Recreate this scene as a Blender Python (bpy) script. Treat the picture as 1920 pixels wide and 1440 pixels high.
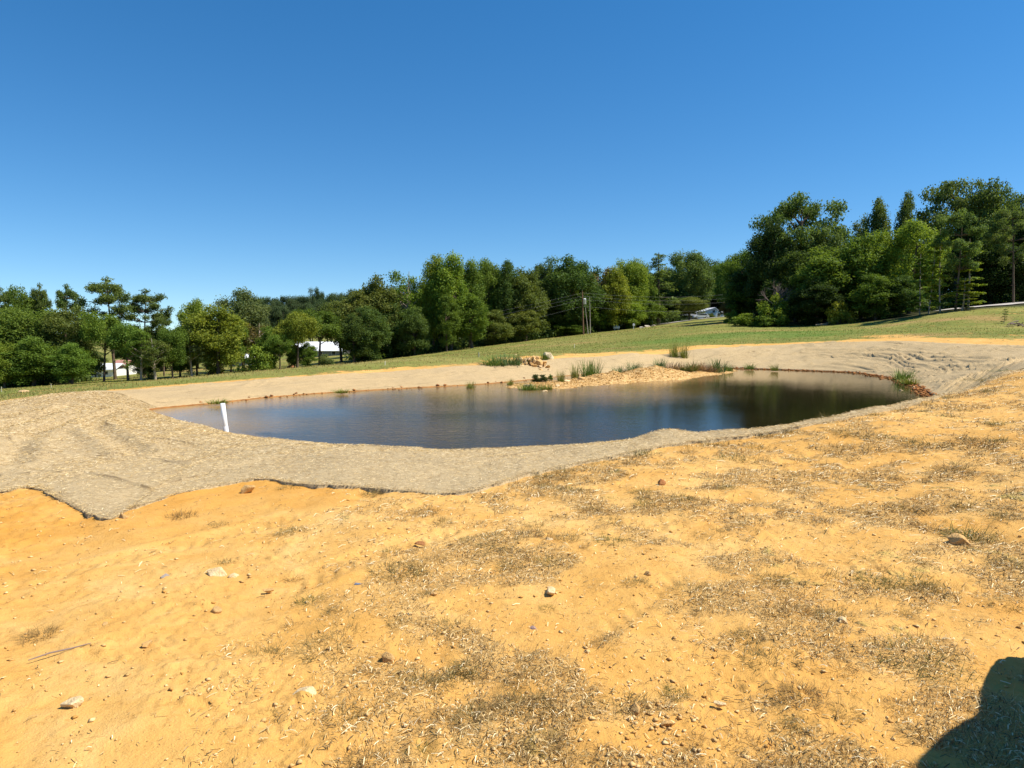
import bpy, bmesh, math, random
import numpy as np
from mathutils import Vector, Matrix

for o in list(bpy.data.objects):
    bpy.data.objects.remove(o)
SC = bpy.context.scene
COL = SC.collection
R = math.radians

# ---------------------------------------------------------------- camera, sky, sun, exposure
CZ = 2.6                      # eye height above the pond's water level (z = 0)
F = 1331.0                    # focal length in pixels of the 1920 px wide photograph
YH = 620.0                    # horizon row
PITCH = math.atan((720 - YH) / F)
cam = bpy.data.cameras.new("camera")
cam.sensor_width = 36.0
cam.lens = 36.0 * F / 1920.0
cam.clip_start = 0.05
cam.clip_end = 9000.0
camo = bpy.data.objects.new("camera", cam)
camo.location = (0, 0, CZ)
camo.rotation_euler = (math.pi / 2 - PITCH, 0, 0)
COL.objects.link(camo)
SC.camera = camo

SUN_EL, SUN_AZ = R(53), R(98)         # azimuth clockwise from +Y (the view direction): sun to the right
world = bpy.data.worlds.new("World")
SC.world = world
world.use_nodes = True
wn = world.node_tree.nodes
wl = world.node_tree.links
wn.clear()
sky = wn.new("ShaderNodeTexSky")
sky.sky_type = 'NISHITA'
sky.sun_disc = False
sky.sun_elevation = SUN_EL
sky.sun_rotation = SUN_AZ
sky.altitude = 0
sky.air_density = 1.0
sky.dust_density = 0.0
sky.ozone_density = 3.0
bg = wn.new("ShaderNodeBackground")
bg.inputs[1].default_value = 0.10
wo = wn.new("ShaderNodeOutputWorld")
wtc = wn.new("ShaderNodeTexCoord")          # a hazeless late-summer sky: start a little above the pale horizon band
wadd = wn.new("ShaderNodeVectorMath")
wadd.operation = 'MULTIPLY_ADD'
wadd.inputs[1].default_value = (1, 1, 1.10)
wadd.inputs[2].default_value = (0, 0, 0.062)
wnor = wn.new("ShaderNodeVectorMath")
wnor.operation = 'NORMALIZE'
wl.new(wtc.outputs["Generated"], wadd.inputs[0])
wl.new(wadd.outputs[0], wnor.inputs[0])
wl.new(wnor.outputs[0], sky.inputs[0])
whs = wn.new("ShaderNodeHueSaturation")
whs.inputs["Saturation"].default_value = 1.33
whs.inputs["Hue"].default_value = 0.499
wl.new(sky.outputs[0], whs.inputs["Color"])
wl.new(whs.outputs[0], bg.inputs[0])
wl.new(bg.outputs[0], wo.inputs[0])

sl = bpy.data.lights.new("sun", 'SUN')
sl.energy = 4.6
sl.angle = R(0.53)
sl.color = (1.0, 0.94, 0.84)
so = bpy.data.objects.new("sun", sl)
so.location = (60, 10, 80)
sd_ = Vector((math.sin(SUN_AZ) * math.cos(SUN_EL), math.cos(SUN_AZ) * math.cos(SUN_EL), math.sin(SUN_EL)))
so.rotation_euler = (-sd_).to_track_quat('-Z', 'Y').to_euler()
COL.objects.link(so)

vs = SC.view_settings
vs.view_transform = 'Standard'
vs.look = 'None'
vs.gamma = 1.0
vs.use_curve_mapping = False
vs.exposure = 0.62
SC.cycles.use_denoising = True
SC.cycles.max_bounces = 6
SC.cycles.transparent_max_bounces = 4
SC.cycles.caustics_reflective = False
SC.cycles.caustics_refractive = False

# ---------------------------------------------------------------- helpers
cp, sp = math.cos(PITCH), math.sin(PITCH)


def ray(px, py):
    u, v = (px - 960) / F, (720 - py) / F
    return np.array([u, cp + v * sp, -sp + v * cp])


def G(px, py, z):
    """Point at height z measured from the photograph."""
    d = ray(px, py)
    t = (z - CZ) / d[2]
    return np.array([d[0] * t, d[1] * t, z])


def D(px, py, dist):
    """Point at distance dist (along +Y) measured from the photograph."""
    d = ray(px, py)
    t = dist / d[1]
    return np.array([d[0] * t, dist, CZ + d[2] * t])


def smooth(a, b, x):
    t = np.clip((x - a) / (b - a), 0, 1)
    return t * t * (3 - 2 * t)


_rs = np.random.RandomState(7)
_perm = np.concatenate([_rs.permutation(1024)] * 2)
_grad = _rs.uniform(0, 2 * np.pi, 1024)
_gx, _gy = np.cos(_grad), np.sin(_grad)


def perlin(x, y):
    x = np.asarray(x, float)
    y = np.asarray(y, float)
    xi = np.floor(x).astype(np.int64)
    yi = np.floor(y).astype(np.int64)
    fx, fy = x - xi, y - yi
    u = fx * fx * fx * (fx * (fx * 6 - 15) + 10)
    v = fy * fy * fy * (fy * (fy * 6 - 15) + 10)

    def g(ix, iy, dx, dy):
        h = _perm[_perm[ix & 1023] + (iy & 1023)]
        return _gx[h] * dx + _gy[h] * dy
    a = g(xi, yi, fx, fy)
    b = g(xi + 1, yi, fx - 1, fy)
    c = g(xi, yi + 1, fx, fy - 1)
    d = g(xi + 1, yi + 1, fx - 1, fy - 1)
    return (a + (b - a) * u + ((c + (d - c) * u) - (a + (b - a) * u)) * v) * 1.5


def fbm(x, y, oct=4, gain=0.5):
    s, a, f = 0, 1.0, 1.0
    for i in range(oct):
        s = s + a * perlin(x * f + 17.3 * i, y * f - 9.1 * i)
        a *= gain
        f *= 2.03
    return s


def make_mesh(name, verts, faces, smooth_shade=False):
    """Fast mesh from an (N,3) array and an (M,k) index array (k constant)."""
    verts = np.asarray(verts, np.float32)
    faces = np.asarray(faces, np.int32)
    m = bpy.data.meshes.new(name)
    m.vertices.add(len(verts))
    m.vertices.foreach_set("co", verts.ravel())
    k = faces.shape[1]
    m.loops.add(faces.size)
    m.loops.foreach_set("vertex_index", faces.ravel())
    m.polygons.add(len(faces))
    m.polygons.foreach_set("loop_start", np.arange(0, faces.size, k, dtype=np.int32))
    if smooth_shade:
        m.polygons.foreach_set("use_smooth", np.ones(len(faces), bool))
    m.update(calc_edges=True)
    return m


def attr(mesh, name, vals, domain='POINT'):
    a = mesh.attributes.new(name, 'FLOAT', domain)
    a.data.foreach_set("value", np.asarray(vals, np.float32).ravel())


def obj(name, mesh, mat=None, parent=None, loc=None):
    o = bpy.data.objects.new(name, mesh)
    if mat is not None and len(mesh.materials) == 0:
        mesh.materials.append(mat)
    COL.objects.link(o)
    if parent is not None:
        o.parent = parent
    if loc is not None:
        o.location = loc
    return o


def tag(o, label=None, cat=None, group=None, kind=None):
    for k, v in (("label", label), ("category", cat), ("group", group), ("kind", kind)):
        if v:
            o[k] = v
    return o


def empty(name, loc, label, cat, group=None):
    o = bpy.data.objects.new(name, None)
    o.empty_display_size = 0.2
    COL.objects.link(o)
    o.location = loc
    return tag(o, label, cat, group)


# ---------------------------------------------------------------- materials
def newmat(name):
    m = bpy.data.materials.new(name)
    m.use_nodes = True
    nt = m.node_tree
    nt.nodes.clear()
    out = nt.nodes.new("ShaderNodeOutputMaterial")
    return m, nt, out


class NB:
    """Small node-building helper."""
    def __init__(self, nt):
        self.nt = nt

    def n(self, t, **kw):
        nd = self.nt.nodes.new(t)
        for k, v in kw.items():
            setattr(nd, k, v)
        return nd

    def set(self, sock, v):
        if hasattr(v, "is_output") or isinstance(v, bpy.types.NodeSocket):
            self.nt.links.new(v, sock)
        else:
            sock.default_value = v

    def attr(self, name):
        return self.n("ShaderNodeAttribute", attribute_name=name).outputs["Fac"]

    def pos(self):
        return self.n("ShaderNodeNewGeometry").outputs["Position"]

    def mapping(self, vec, scale=(1, 1, 1), rot=(0, 0, 0), loc=(0, 0, 0)):
        m = self.n("ShaderNodeMapping")
        self.nt.links.new(vec, m.inputs[0])
        m.inputs[1].default_value = loc
        m.inputs[2].default_value = rot
        m.inputs[3].default_value = scale
        return m.outputs[0]

    def noise(self, vec, scale, detail=4, rough=0.55, dist=0.0):
        nd = self.n("ShaderNodeTexNoise")
        self.nt.links.new(vec, nd.inputs["Vector"])
        nd.inputs["Scale"].default_value = scale
        nd.inputs["Detail"].default_value = detail
        nd.inputs["Roughness"].default_value = rough
        nd.inputs["Distortion"].default_value = dist
        return nd.outputs[0]

    def ramp(self, fac, stops):
        r = self.n("ShaderNodeValToRGB")
        self.set(r.inputs[0], fac)
        els = r.color_ramp.elements
        while len(els) < len(stops):
            els.new(0.5)
        for e, (p, c) in zip(els, stops):
            e.position = p
            e.color = (c, c, c, 1) if isinstance(c, (int, float)) else (*c, 1)
        return r.outputs[0]

    def mix(self, fac, a, b, mode='MIX'):
        m = self.n("ShaderNodeMix", data_type='RGBA', blend_type=mode)
        self.set(m.inputs[0], fac)
        for s, v in ((m.inputs[6], a), (m.inputs[7], b)):
            if isinstance(v, tuple) and len(v) == 3:
                v = (*v, 1)
            self.set(s, v)
        return m.outputs[2]

    def math(self, op, a, b=0.0, clamp=False):
        m = self.n("ShaderNodeMath", operation=op, use_clamp=clamp)
        self.set(m.inputs[0], a)
        self.set(m.inputs[1], b)
        return m.outputs[0]

    def bump(self, h, strength=0.5, dist=0.02, normal=None):
        b = self.n("ShaderNodeBump")
        b.inputs["Strength"].default_value = strength
        b.inputs["Distance"].default_value = dist
        self.nt.links.new(h, b.inputs["Height"])
        if normal is not None:
            self.nt.links.new(normal, b.inputs["Normal"])
        return b.outputs[0]

    def principled(self, color, rough=0.9, normal=None, spec=0.3, **kw):
        p = self.n("ShaderNodeBsdfPrincipled")
        if isinstance(color, tuple) and len(color) == 3:
            color = (*color, 1)
        self.set(p.inputs["Base Color"], color)
        self.set(p.inputs["Roughness"], rough)
        p.inputs["Specular IOR Level"].default_value = spec
        if normal is not None:
            self.nt.links.new(normal, p.inputs["Normal"])
        for k, v in kw.items():
            self.set(p.inputs[k], v)
        return p


def simple_mat(name, color, rough=0.8, var=0.15, scale=6.0, spec=0.3, bump=0.0, metallic=0.0):
    m, nt, out = newmat(name)
    b = NB(nt)
    tc = b.n("ShaderNodeTexCoord").outputs["Object"]
    nz = b.noise(tc, scale, 5)
    lo = tuple(c * (1 - var) for c in color)
    hi = tuple(min(1, c * (1 + var)) for c in color)
    col = b.ramp(nz, [(0.3, lo), (0.7, hi)])
    nrm = b.bump(nz, bump, 0.02) if bump else None
    p = b.principled(col, rough, nrm, spec, Metallic=metallic)
    nt.links.new(p.outputs[0], out.inputs[0])
    return m


def ground_material():
    m, nt, out = newmat("clay_and_grass")
    b = NB(nt)
    P = b.pos()
    n_big = b.noise(P, 0.35, 5, 0.6)
    n_mid = b.noise(P, 2.2, 6, 0.6, 0.4)
    n_fine = b.noise(P, 16, 6, 0.65)
    n_grit = b.noise(P, 120, 3, 0.6)
    # orange clay
    dirt = b.ramp(n_mid, [(0.28, (0.58, 0.300, 0.072)), (0.5, (0.65, 0.370, 0.106)), (0.72, (0.72, 0.450, 0.160))])
    dirt = b.mix(b.ramp(n_big, [(0.44, 0.0), (0.64, 0.55)]), dirt, (0.57, 0.29, 0.06))
    dirt = b.mix(b.ramp(n_fine, [(0.28, 0.75), (0.43, 0.0)]), dirt, (0.40, 0.195, 0.045))
    dirt = b.mix(b.ramp(n_grit, [(0.62, 0.0), (0.75, 0.45)]), dirt, (0.80, 0.56, 0.26))
    dirt = b.mix(b.math('MULTIPLY', b.attr("rich"), b.ramp(n_mid, [(0.3, 1.0), (0.7, 0.5)])), dirt, (0.58, 0.27, 0.045))
    # faint straw litter between the tufts
    lit = b.noise(b.mapping(P, (1, 1, 1)), 38, 5, 0.75, 1.2)
    litm = b.math('MULTIPLY', b.ramp(lit, [(0.40, 0.0), (0.58, 0.95)]), b.ramp(b.attr("straw"), [(0.15, 0.05), (0.85, 0.9)]))
    dirt = b.mix(litm, dirt, b.ramp(n_grit, [(0.35, (0.27, 0.155, 0.05)), (0.65, (0.58, 0.39, 0.15))]))
    # mown grass
    g1 = b.noise(b.mapping(P, (0.5, 1.0, 1.0)), 0.16, 5, 0.6)
    g2 = b.noise(P, 1.3, 5, 0.7)
    grass = b.ramp(g1, [(0.30, (0.115, 0.145, 0.030)), (0.48, (0.200, 0.205, 0.042)), (0.66, (0.310, 0.260, 0.075))])
    grass = b.mix(b.ramp(g2, [(0.32, 0.6), (0.5, 0.0)]), grass, (0.12, 0.115, 0.03))
    g3 = b.noise(b.mapping(P, (0.6, 1.0, 1.0), loc=(31, 7, 0)), 0.11, 4, 0.6)
    grass = b.mix(b.ramp(g3, [(0.56, 0.0), (0.68, 0.8)]), grass, (0.36, 0.22, 0.085))
    grass = b.mix(b.math('MULTIPLY', b.attr("lush"), b.ramp(g2, [(0.3, 0.9), (0.75, 0.35)])), grass, (0.085, 0.165, 0.022))
    gm = b.math('ADD', b.attr("grass"), b.math('MULTIPLY', b.math('SUBTRACT', n_mid, 0.5), 1.6))
    gm = b.math('ADD', gm, b.math('MULTIPLY', b.math('SUBTRACT', g1, 0.5), 1.8))
    gm = b.math('ADD', gm, b.math('MULTIPLY', b.math('SUBTRACT', g2, 0.5), 1.5))
    gm = b.ramp(gm, [(0.38, 0.0), (0.62, 1.0)])
    col = b.mix(gm, dirt, grass)
    # spoil gravel, wet red clay, leaf litter under the wood, track
    vor = b.n("ShaderNodeTexVoronoi")
    nt.links.new(P, vor.inputs["Vector"])
    vor.inputs["Scale"].default_value = 9
    grav = b.mix(b.ramp(vor.outputs["Color"], [(0.1, 0.0), (0.9, 1.0)]), (0.50, 0.285, 0.09), (0.72, 0.50, 0.22))
    grav = b.mix(b.ramp(vor.outputs["Distance"], [(0.35, 0.0), (0.8, 0.7)]), grav, (0.28, 0.13, 0.035))
    col = b.mix(b.attr("gravel"), col, grav)
    col = b.mix(b.attr("wet"), col, b.ramp(n_mid, [(0.35, (0.16, 0.060, 0.02)), (0.65, (0.38, 0.15, 0.04))]))
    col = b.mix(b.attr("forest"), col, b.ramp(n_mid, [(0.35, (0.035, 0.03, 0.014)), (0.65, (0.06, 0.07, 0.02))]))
    h = b.math('ADD', b.math('MULTIPLY', n_fine, 0.7), b.math('MULTIPLY', n_grit, 0.25))
    h = b.math('ADD', h, b.math('MULTIPLY', g2, b.math('MULTIPLY', gm, 3.0)))
    nrm = b.bump(h, 0.7, 0.028)
    p = b.principled(col, 0.95, nrm, 0.12)
    nt.links.new(p.outputs[0], out.inputs[0])
    return m


def blanket_material():
    m, nt, out = newmat("straw_matting")
    b = NB(nt)
    P = b.pos()
    big = b.noise(P, 0.5, 4, 0.6)
    mid = b.noise(P, 3.5, 5, 0.65)
    f1 = b.noise(b.mapping(P, (1, 0.28, 1), (0, 0, 0.5)), 66, 4, 0.7, 0.8)
    f2 = b.noise(b.mapping(P, (0.28, 1, 1), (0, 0, -0.35)), 74, 4, 0.7, 0.8)
    f3 = b.noise(b.mapping(P, (0.3, 1, 1), (0, 0, 0.9)), 30, 4, 0.7, 0.8)
    fm = b.math('MAXIMUM', f1, f2)
    fm = b.math('ADD', b.math('MULTIPLY', fm, 0.7), b.math('MULTIPLY', f3, 0.3))
    col = b.ramp(fm, [(0.34, (0.17, 0.115, 0.05)), (0.49, (0.40, 0.290, 0.148)), (0.62, (0.61, 0.470, 0.265))])
    col = b.mix(b.ramp(big, [(0.35, 0.40), (0.62, 0.0)]), col, (0.38, 0.29, 0.165))
    col = b.mix(b.ramp(mid, [(0.30, 0.4), (0.50, 0.0)]), col, (0.30, 0.21, 0.105))
    col = b.mix(b.math('MULTIPLY', b.attr("tan"), 0.6), col, b.mix(0.35, (0.45, 0.305, 0.145), col))
    col = b.mix(b.math('MULTIPLY', b.attr("seam"), 0.75), col, (0.13, 0.085, 0.04))
    nrm = b.bump(fm, 0.7, 0.016)
    nrm = b.bump(mid, 0.25, 0.04, nrm)
    p = b.principled(col, 0.9, nrm, 0.1)
    nt.links.new(p.outputs[0], out.inputs[0])
    return m


def water_material():
    m, nt, out = newmat("pond_water")
    b = NB(nt)
    P = b.pos()
    w1 = b.noise(b.mapping(P, (0.55, 1.3, 1), (0, 0, 0.12)), 2.6, 4, 0.55, 0.3)
    w3 = b.noise(b.mapping(P, (0.6, 1.6, 1), (0, 0, 0.3)), 17.0, 2, 0.6)
    w2 = b.noise(b.mapping(P, (0.5, 1.5, 1), (0, 0, -0.2)), 7.0, 4, 0.6, 0.2)
    big = b.noise(b.mapping(P, (0.6, 1, 1)), 0.10, 3, 0.5)
    calm = b.ramp(big, [(0.38, 0.35), (0.6, 1.0)])
    h = b.math('ADD', b.math('MULTIPLY', w1, 0.5), b.math('MULTIPLY', w2, 0.5))
    h = b.math('ADD', h, b.math('MULTIPLY', w3, 0.16))
    bp = b.n("ShaderNodeBump")
    nt.links.new(b.math('MULTIPLY', b.math('MULTIPLY', calm, b.attr("ripple")), 0.24), bp.inputs["Strength"])
    bp.inputs["Distance"].default_value = 0.075
    nt.links.new(h, bp.inputs["Height"])
    turb = b.ramp(b.noise(P, 0.35, 4, 0.6), [(0.35, (0.012, 0.0105, 0.0035)), (0.7, (0.019, 0.0155, 0.005))])
    col = b.mix(b.attr("shallow_reflect"), turb, (0.32, 0.20, 0.078))
    p = b.principled(col, 0.07, bp.outputs[0], 0.15, IOR=1.33)
    nt.links.new(p.outputs[0], out.inputs[0])
    return m


M_GROUND = ground_material()
M_BLANKET = blanket_material()
M_WATER = water_material()

# ---------------------------------------------------------------- terrain
# pairs along the straw blanket: outer edge and water line, clockwise from the near right
near_pairs = [
    (D(1990, 684, 21.0), (14.5, 24.5)), (D(1920, 697, 18.5), (12.5, 21.8)), (D(1860, 714, 16.5), (11.0, 19.6)),
    (D(1800, 737, 14.3), (9.3, 17.6)), (D(1700, 764, 12.2), (7.6, 15.8)), (D(1600, 783, 10.9), (6.0, 14.9)),
    (D(1500, 803, 10.1), (4.3, 14.2)), (D(1390, 823, 9.8), (3.2, 13.9)), (G(1300, 832, 1.08), (2.3, 13.7)),
    (G(1200, 850, 1.05), (1.4, 13.6)), (G(1100, 870, 1.02), (0.5, 13.6)), (G(1000, 893, 1.0), (-0.3, 13.6)),
    (G(930, 915, 1.0), (-0.7, 13.6)), (G(860, 931, 0.98), (-1.2, 13.7)), (G(780, 926, 0.97), (-1.7, 13.8)),
    (G(700, 920, 0.95), (-2.2, 14.0)), (G(560, 912, 0.92), (-3.2, 14.4)), (G(480, 903, 0.9), (-4.0, 15.0)),
    (G(330, 930, 0.9), (-5.0, 15.8)), (G(240, 960, 0.9), (-5.7, 16.4)), (G(203, 977, 0.9), (-6.1, 16.8)),
    (G(100, 935, 0.88), (-6.7, 17.4)), (G(60, 918, 0.87), tuple(G(424, 811, 0)[:2])), (G(0, 926, 0.85), tuple(G(390, 801, 0)[:2])),
    (G(-120, 940, 0.8), tuple(G(350, 793, 0)[:2])), (D(-250, 880, 9.0), tuple(G(325, 786, 0)[:2])),
    (D(-200, 790, 16.0), tuple(G(303, 779, 0)[:2])), (D(-60, 765, 20.0), tuple(G(290, 773, 0)[:2])),
    (D(30, 750, 23.0), tuple(G(283, 769, 0)[:2])), (D(100, 740, 25.0), tuple(G(300, 766.5, 0)[:2])),
    (D(240, 733, 27.0), tuple(G(330, 763.5, 0)[:2])),
]
far_px = [((350, 724, 29), (400, 757)), ((470, 714, 31), (500, 746)), ((600, 705, 33), (600, 738)), ((750, 696, 36), (750, 729)),
          ((900, 685, 39), (900, 721)), ((975, 680, 42), (975, 714)), ((1060, 671, 46), (1060, 705)), ((1180, 663, 50), (1180, 697)),
          ((1300, 656, 55), (1300, 690)), ((1400, 650, 57), (1400, 692)), ((1500, 645, 57), (1500, 695)),
          ((1620, 641, 54), (1600, 699)), ((1700, 640, 51), (1650, 706)), ((1800, 645, 46), (1690, 714)),
          ((1900, 648, 42), (1720, 725)), ((2060, 655, 36), (1738, 738))]
pairs = [(np.array(o[:2]), np.array(i)) for o, i in near_pairs]
ctrl = [tuple(o) for o, i in near_pairs]
for a, s in far_px:
    o = D(*a)
    i = G(s[0], s[1], 0)
    pairs.append((o[:2], i[:2]))
    ctrl.append(tuple(o))
o = D(2100, 668, 28)
pairs.append((o[:2], np.array((16.2, 27.2))))
ctrl.append(tuple(o))
NP = len(pairs)
OUTER = np.array([p[0] for p in pairs])
INNER = np.array([p[1] for p in pairs])
for i in INNER:
    ctrl.append((i[0], i[1], 0.0))
# crest of the near bank, as seen against the water
for px, py, d in [(500, 822, 14.6), (600, 835, 13.0), (700, 843, 12.0), (800, 847, 11.4), (900, 848, 11.0), (1000, 845, 10.8),
                  (1100, 836, 10.7), (1180, 828, 10.7), (1250, 818, 10.7), (1330, 818, 10.7), (1400, 813, 10.7),
                  (1500, 795, 11.2), (1600, 775, 12.0), (1700, 757, 13.2), (1760, 741, 14.6), (1850, 705, 19.0), (1910, 682, 24.0)]:
    ctrl.append(tuple(D(px, py, d)))
# foreground clay
for px, py, z in [(-600, 1440, 0.95), (0, 1440, 1.0), (960, 1440, 1.0), (1920, 1440, 1.02), (2500, 1440, 1.05),
                  (-300, 1150, 0.88), (0, 1100, 0.92), (480, 1100, 0.97), (960, 1100, 1.0), (1400, 1100, 1.03), (1920, 1100, 1.08),
                  (0, 1000, 0.88), (300, 1000, 0.92), (700, 980, 0.98), (1100, 980, 1.02), (1500, 960, 1.06), (1920, 940, 1.18),
                  (1300, 890, 1.06), (1650, 860, 1.12), (1920, 820, 1.32), (1500, 850, 1.10), (1800, 780, 1.27), (1920, 750, 1.42)]:
    ctrl.append(tuple(G(px, py, z)))
# left apron and dam
for px, py, d in [(100, 800, 14.8), (200, 815, 13.5), (0, 790, 16.5), (150, 760, 20.0), (250, 750, 23.0), (60, 745, 24.0), (330, 850, 11.2),
                  (200, 880, 9.4), (60, 860, 10.2)]:
    ctrl.append(tuple(D(px, py, d)))
# the field, the tree line and beyond
for px, py, d in [(0, 742, 34), (100, 733, 40), (-200, 770, 34), (-300, 760, 60), (300, 722, 50), (100, 727, 62), (500, 706, 62), (700, 690, 70),
                  (850, 675, 75), (1000, 656, 80), (1150, 642, 80), (1250, 631, 90), (1250, 650, 60), (1100, 662, 54), (1400, 625, 80), (1400, 642, 63),
                  (1500, 622, 80), (1600, 627, 66), (1600, 615, 86), (1700, 622, 64), (1800, 628, 54), (1900, 632, 50), (1900, 605, 72), (2100, 590, 78), (2200, 640, 40),
                  (-300, 745, 90), (-100, 735, 86), (0, 730, 85), (100, 723, 85), (300, 712, 92), (500, 698, 100), (600, 689, 105), (700, 679, 110), (850, 657, 125),
                  (1000, 638, 140), (1093, 627, 150), (1180, 617, 155), (1250, 609, 160), (1300, 602, 165), (1400, 605, 112), (1500, 612, 100), (1600, 609, 92),
                  (1700, 599, 88), (1780, 585, 86), (1850, 578, 88), (1920, 572, 92), (2100, 556, 95),
                  (200, 706, 140), (0, 715, 140), (400, 690, 150), (600, 668, 190), (450, 690, 130), (1330, 596, 220), (1250, 603, 200), (1420, 590, 180), (1600, 590, 150),
                  (1900, 560, 150), (900, 640, 200), (0, 690, 260), (500, 655, 300), (960, 620, 330), (1400, 585, 330), (1900, 560, 330)]:
    ctrl.append(tuple(D(px, py, d)))
ctrl = np.array(ctrl)


def warp(x, y):
    az = np.arctan2(x, y)
    r = np.hypot(x, y)
    az = np.clip(az, -0.95, 0.95)
    return az * 1.6, np.log(np.clip(r, 1.6, 330.0))


cu, cv = warp(ctrl[:, 0], ctrl[:, 1])


def tps_k(r2):
    return np.where(r2 > 1e-12, 0.5 * r2 * np.log(r2 + 1e-20), 0.0)


nC = len(ctrl)
A = np.zeros((nC + 3, nC + 3))
A[:nC, :nC] = tps_k((cu[:, None] - cu) ** 2 + (cv[:, None] - cv) ** 2) + np.eye(nC) * 6e-5
A[:nC, nC:] = np.stack([np.ones(nC), cu, cv], 1)
A[nC:, :nC] = A[:nC, nC:].T
W = np.linalg.solve(A, np.concatenate([ctrl[:, 2], np.zeros(3)]))


def tps(x, y):
    u, v = warp(x, y)
    out = np.zeros(u.shape)
    fu, fv, fo = u.ravel(), v.ravel(), out.ravel()
    for s in range(0, len(fu), 40000):
        e = s + 40000
        k = tps_k((fu[s:e, None] - cu) ** 2 + (fv[s:e, None] - cv) ** 2)
        fo[s:e] = k @ W[:nC] + W[nC] + W[nC + 1] * fu[s:e] + W[nC + 2] * fv[s:e]
    return fo.reshape(u.shape)


def poly_dense(pts, closed=True, step=0.4):
    """Catmull-Rom resampling of a polyline."""
    n = len(pts)
    out = []
    for i in range(n if closed else n - 1):
        p0, p1, p2, p3 = (pts[(i + k) % n] if closed else pts[min(max(i + k, 0), n - 1)] for k in (-1, 0, 1, 2))
        m = max(2, int(np.linalg.norm(p2 - p1) / step))
        t = np.linspace(0, 1, m, endpoint=False)[:, None]
        a, b_ = p1 + (p2 - p0) / 6, p2 - (p3 - p1) / 6
        out.append((1 - t) ** 3 * p1 + 3 * (1 - t) ** 2 * t * a + 3 * (1 - t) * t * t * b_ + t ** 3 * p2)
    return np.concatenate(out)


SHORE = poly_dense(INNER)


def signed_dist(x, y, poly):
    x, y = np.asarray(x, float), np.asarray(y, float)
    fx, fy = x.ravel(), y.ravel()
    res = np.empty(len(fx))
    a = poly
    b = np.roll(poly, -1, 0)
    e = b - a
    el = (e ** 2).sum(1) + 1e-12
    for s in range(0, len(fx), 20000):
        px, py = fx[s:s + 20000, None], fy[s:s + 20000, None]
        t = np.clip(((px - a[:, 0]) * e[:, 0] + (py - a[:, 1]) * e[:, 1]) / el, 0, 1)
        d = np.sqrt(((px - a[:, 0] - t * e[:, 0]) ** 2 + (py - a[:, 1] - t * e[:, 1]) ** 2).min(1))
        cr = ((a[:, 1] > py) != (b[:, 1] > py)) & (px < (b[:, 0] - a[:, 0]) * (py - a[:, 1]) / (b[:, 1] - a[:, 1] + 1e-12) + a[:, 0])
        res[s:s + 20000] = np.where(cr.sum(1) % 2 == 1, -d, d)
    return res.reshape(x.shape)


# the gravel spit that runs along the far shore
SPIT = [(G(985, 724, 0), 0.9, 0.16), (G(1010, 724, 0), 1.0, 0.22), (G(1040, 722, 0), 1.1, 0.25), (G(1070, 719, 0), 1.1, 0.18), (G(1100, 716, 0), 1.2, 0.28), (G(1130, 714, 0), 1.2, 0.45),
        (G(1150, 712, 0), 1.1, 0.55), (G(1180, 710, 0), 1.2, 0.42), (G(1205, 708, 0), 1.3, 0.65), (G(1230, 706, 0), 1.4, 0.72),
        (G(1258, 703, 0), 1.3, 0.45), (G(1290, 699, 0), 1.5, 0.35), (G(1320, 696, 0), 1.4, 0.28), (G(1345, 694, 0), 1.0, 0.2)]


def spit_h(x, y):
    h = np.full(np.shape(x), -1.0)
    for p, r, hh in SPIT:
        q = np.sqrt(((x - p[0]) / r) ** 2 + ((y - p[1]) / (r * 1.5)) ** 2)
        h = np.maximum(h, hh * 0.62 * (1.25 - q * 0.85) * 1.25 - 0.05)
    return h


R_OUT = poly_dense(OUTER)
_oaz = np.arctan2(R_OUT[:, 0], R_OUT[:, 1])


def terrain(x, y, full=False):
    x, y = np.asarray(x, float), np.asarray(y, float)
    z = tps(x, y)
    r = np.hypot(x, y)
    sd = np.full(x.shape, 50.0)
    near = (np.abs(x - 3) < 32) & (y > 6) & (y < 66)
    if near.any():
        sd[near] = signed_dist(x[near], y[near], SHORE)
    w = smooth(0.0, 2.2, sd)
    zo = np.maximum(z, 0.06 - 0.3 * np.maximum(sd - 1.5, 0)) * w + (1 - w) * (0.24 * np.maximum(sd, 0) + 0.01)
    z = np.where(sd > 40, z, zo)
    z = np.where(sd < 0, np.maximum(-0.30 * -sd, -1.3), z)
    sh = np.full(x.shape, -1.0)
    if near.any():
        sh[near] = spit_h(x[near], y[near])
    rough = sh + 0.05 * fbm(x * 1.7, y * 1.7, 3)
    z = np.where(sh > -0.3, np.maximum(z, rough), z)
    # clods, wheel ruts and hollows
    fade = 1 - smooth(25, 60, r)
    under = smooth(-0.2, 0.6, signed_dist(x, y, R_OUT)) if x.size < 4 else None
    if full:
        return z, sd, sh
    return z


def patchiness(x, y):
    """How thickly straw and dead grass lie on the clay."""
    d = smooth(-1.9, 0.5, x + 0.13 * (y - 3))
    n1 = fbm(x * 0.75 + 5, y * 0.9, 3)
    n2 = fbm(x * 2.4, y * 2.8 + 9, 3)
    p = smooth(-0.22, 0.42, n1 * 0.8 + n2 * 0.75)
    return np.clip(0.035 + d * (0.10 + 0.95 * p), 0, 1) * np.where(d < 0.15, 0.35 + 1.6 * smooth(0.25, 0.6, n1 + n2), 1.0)


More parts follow.
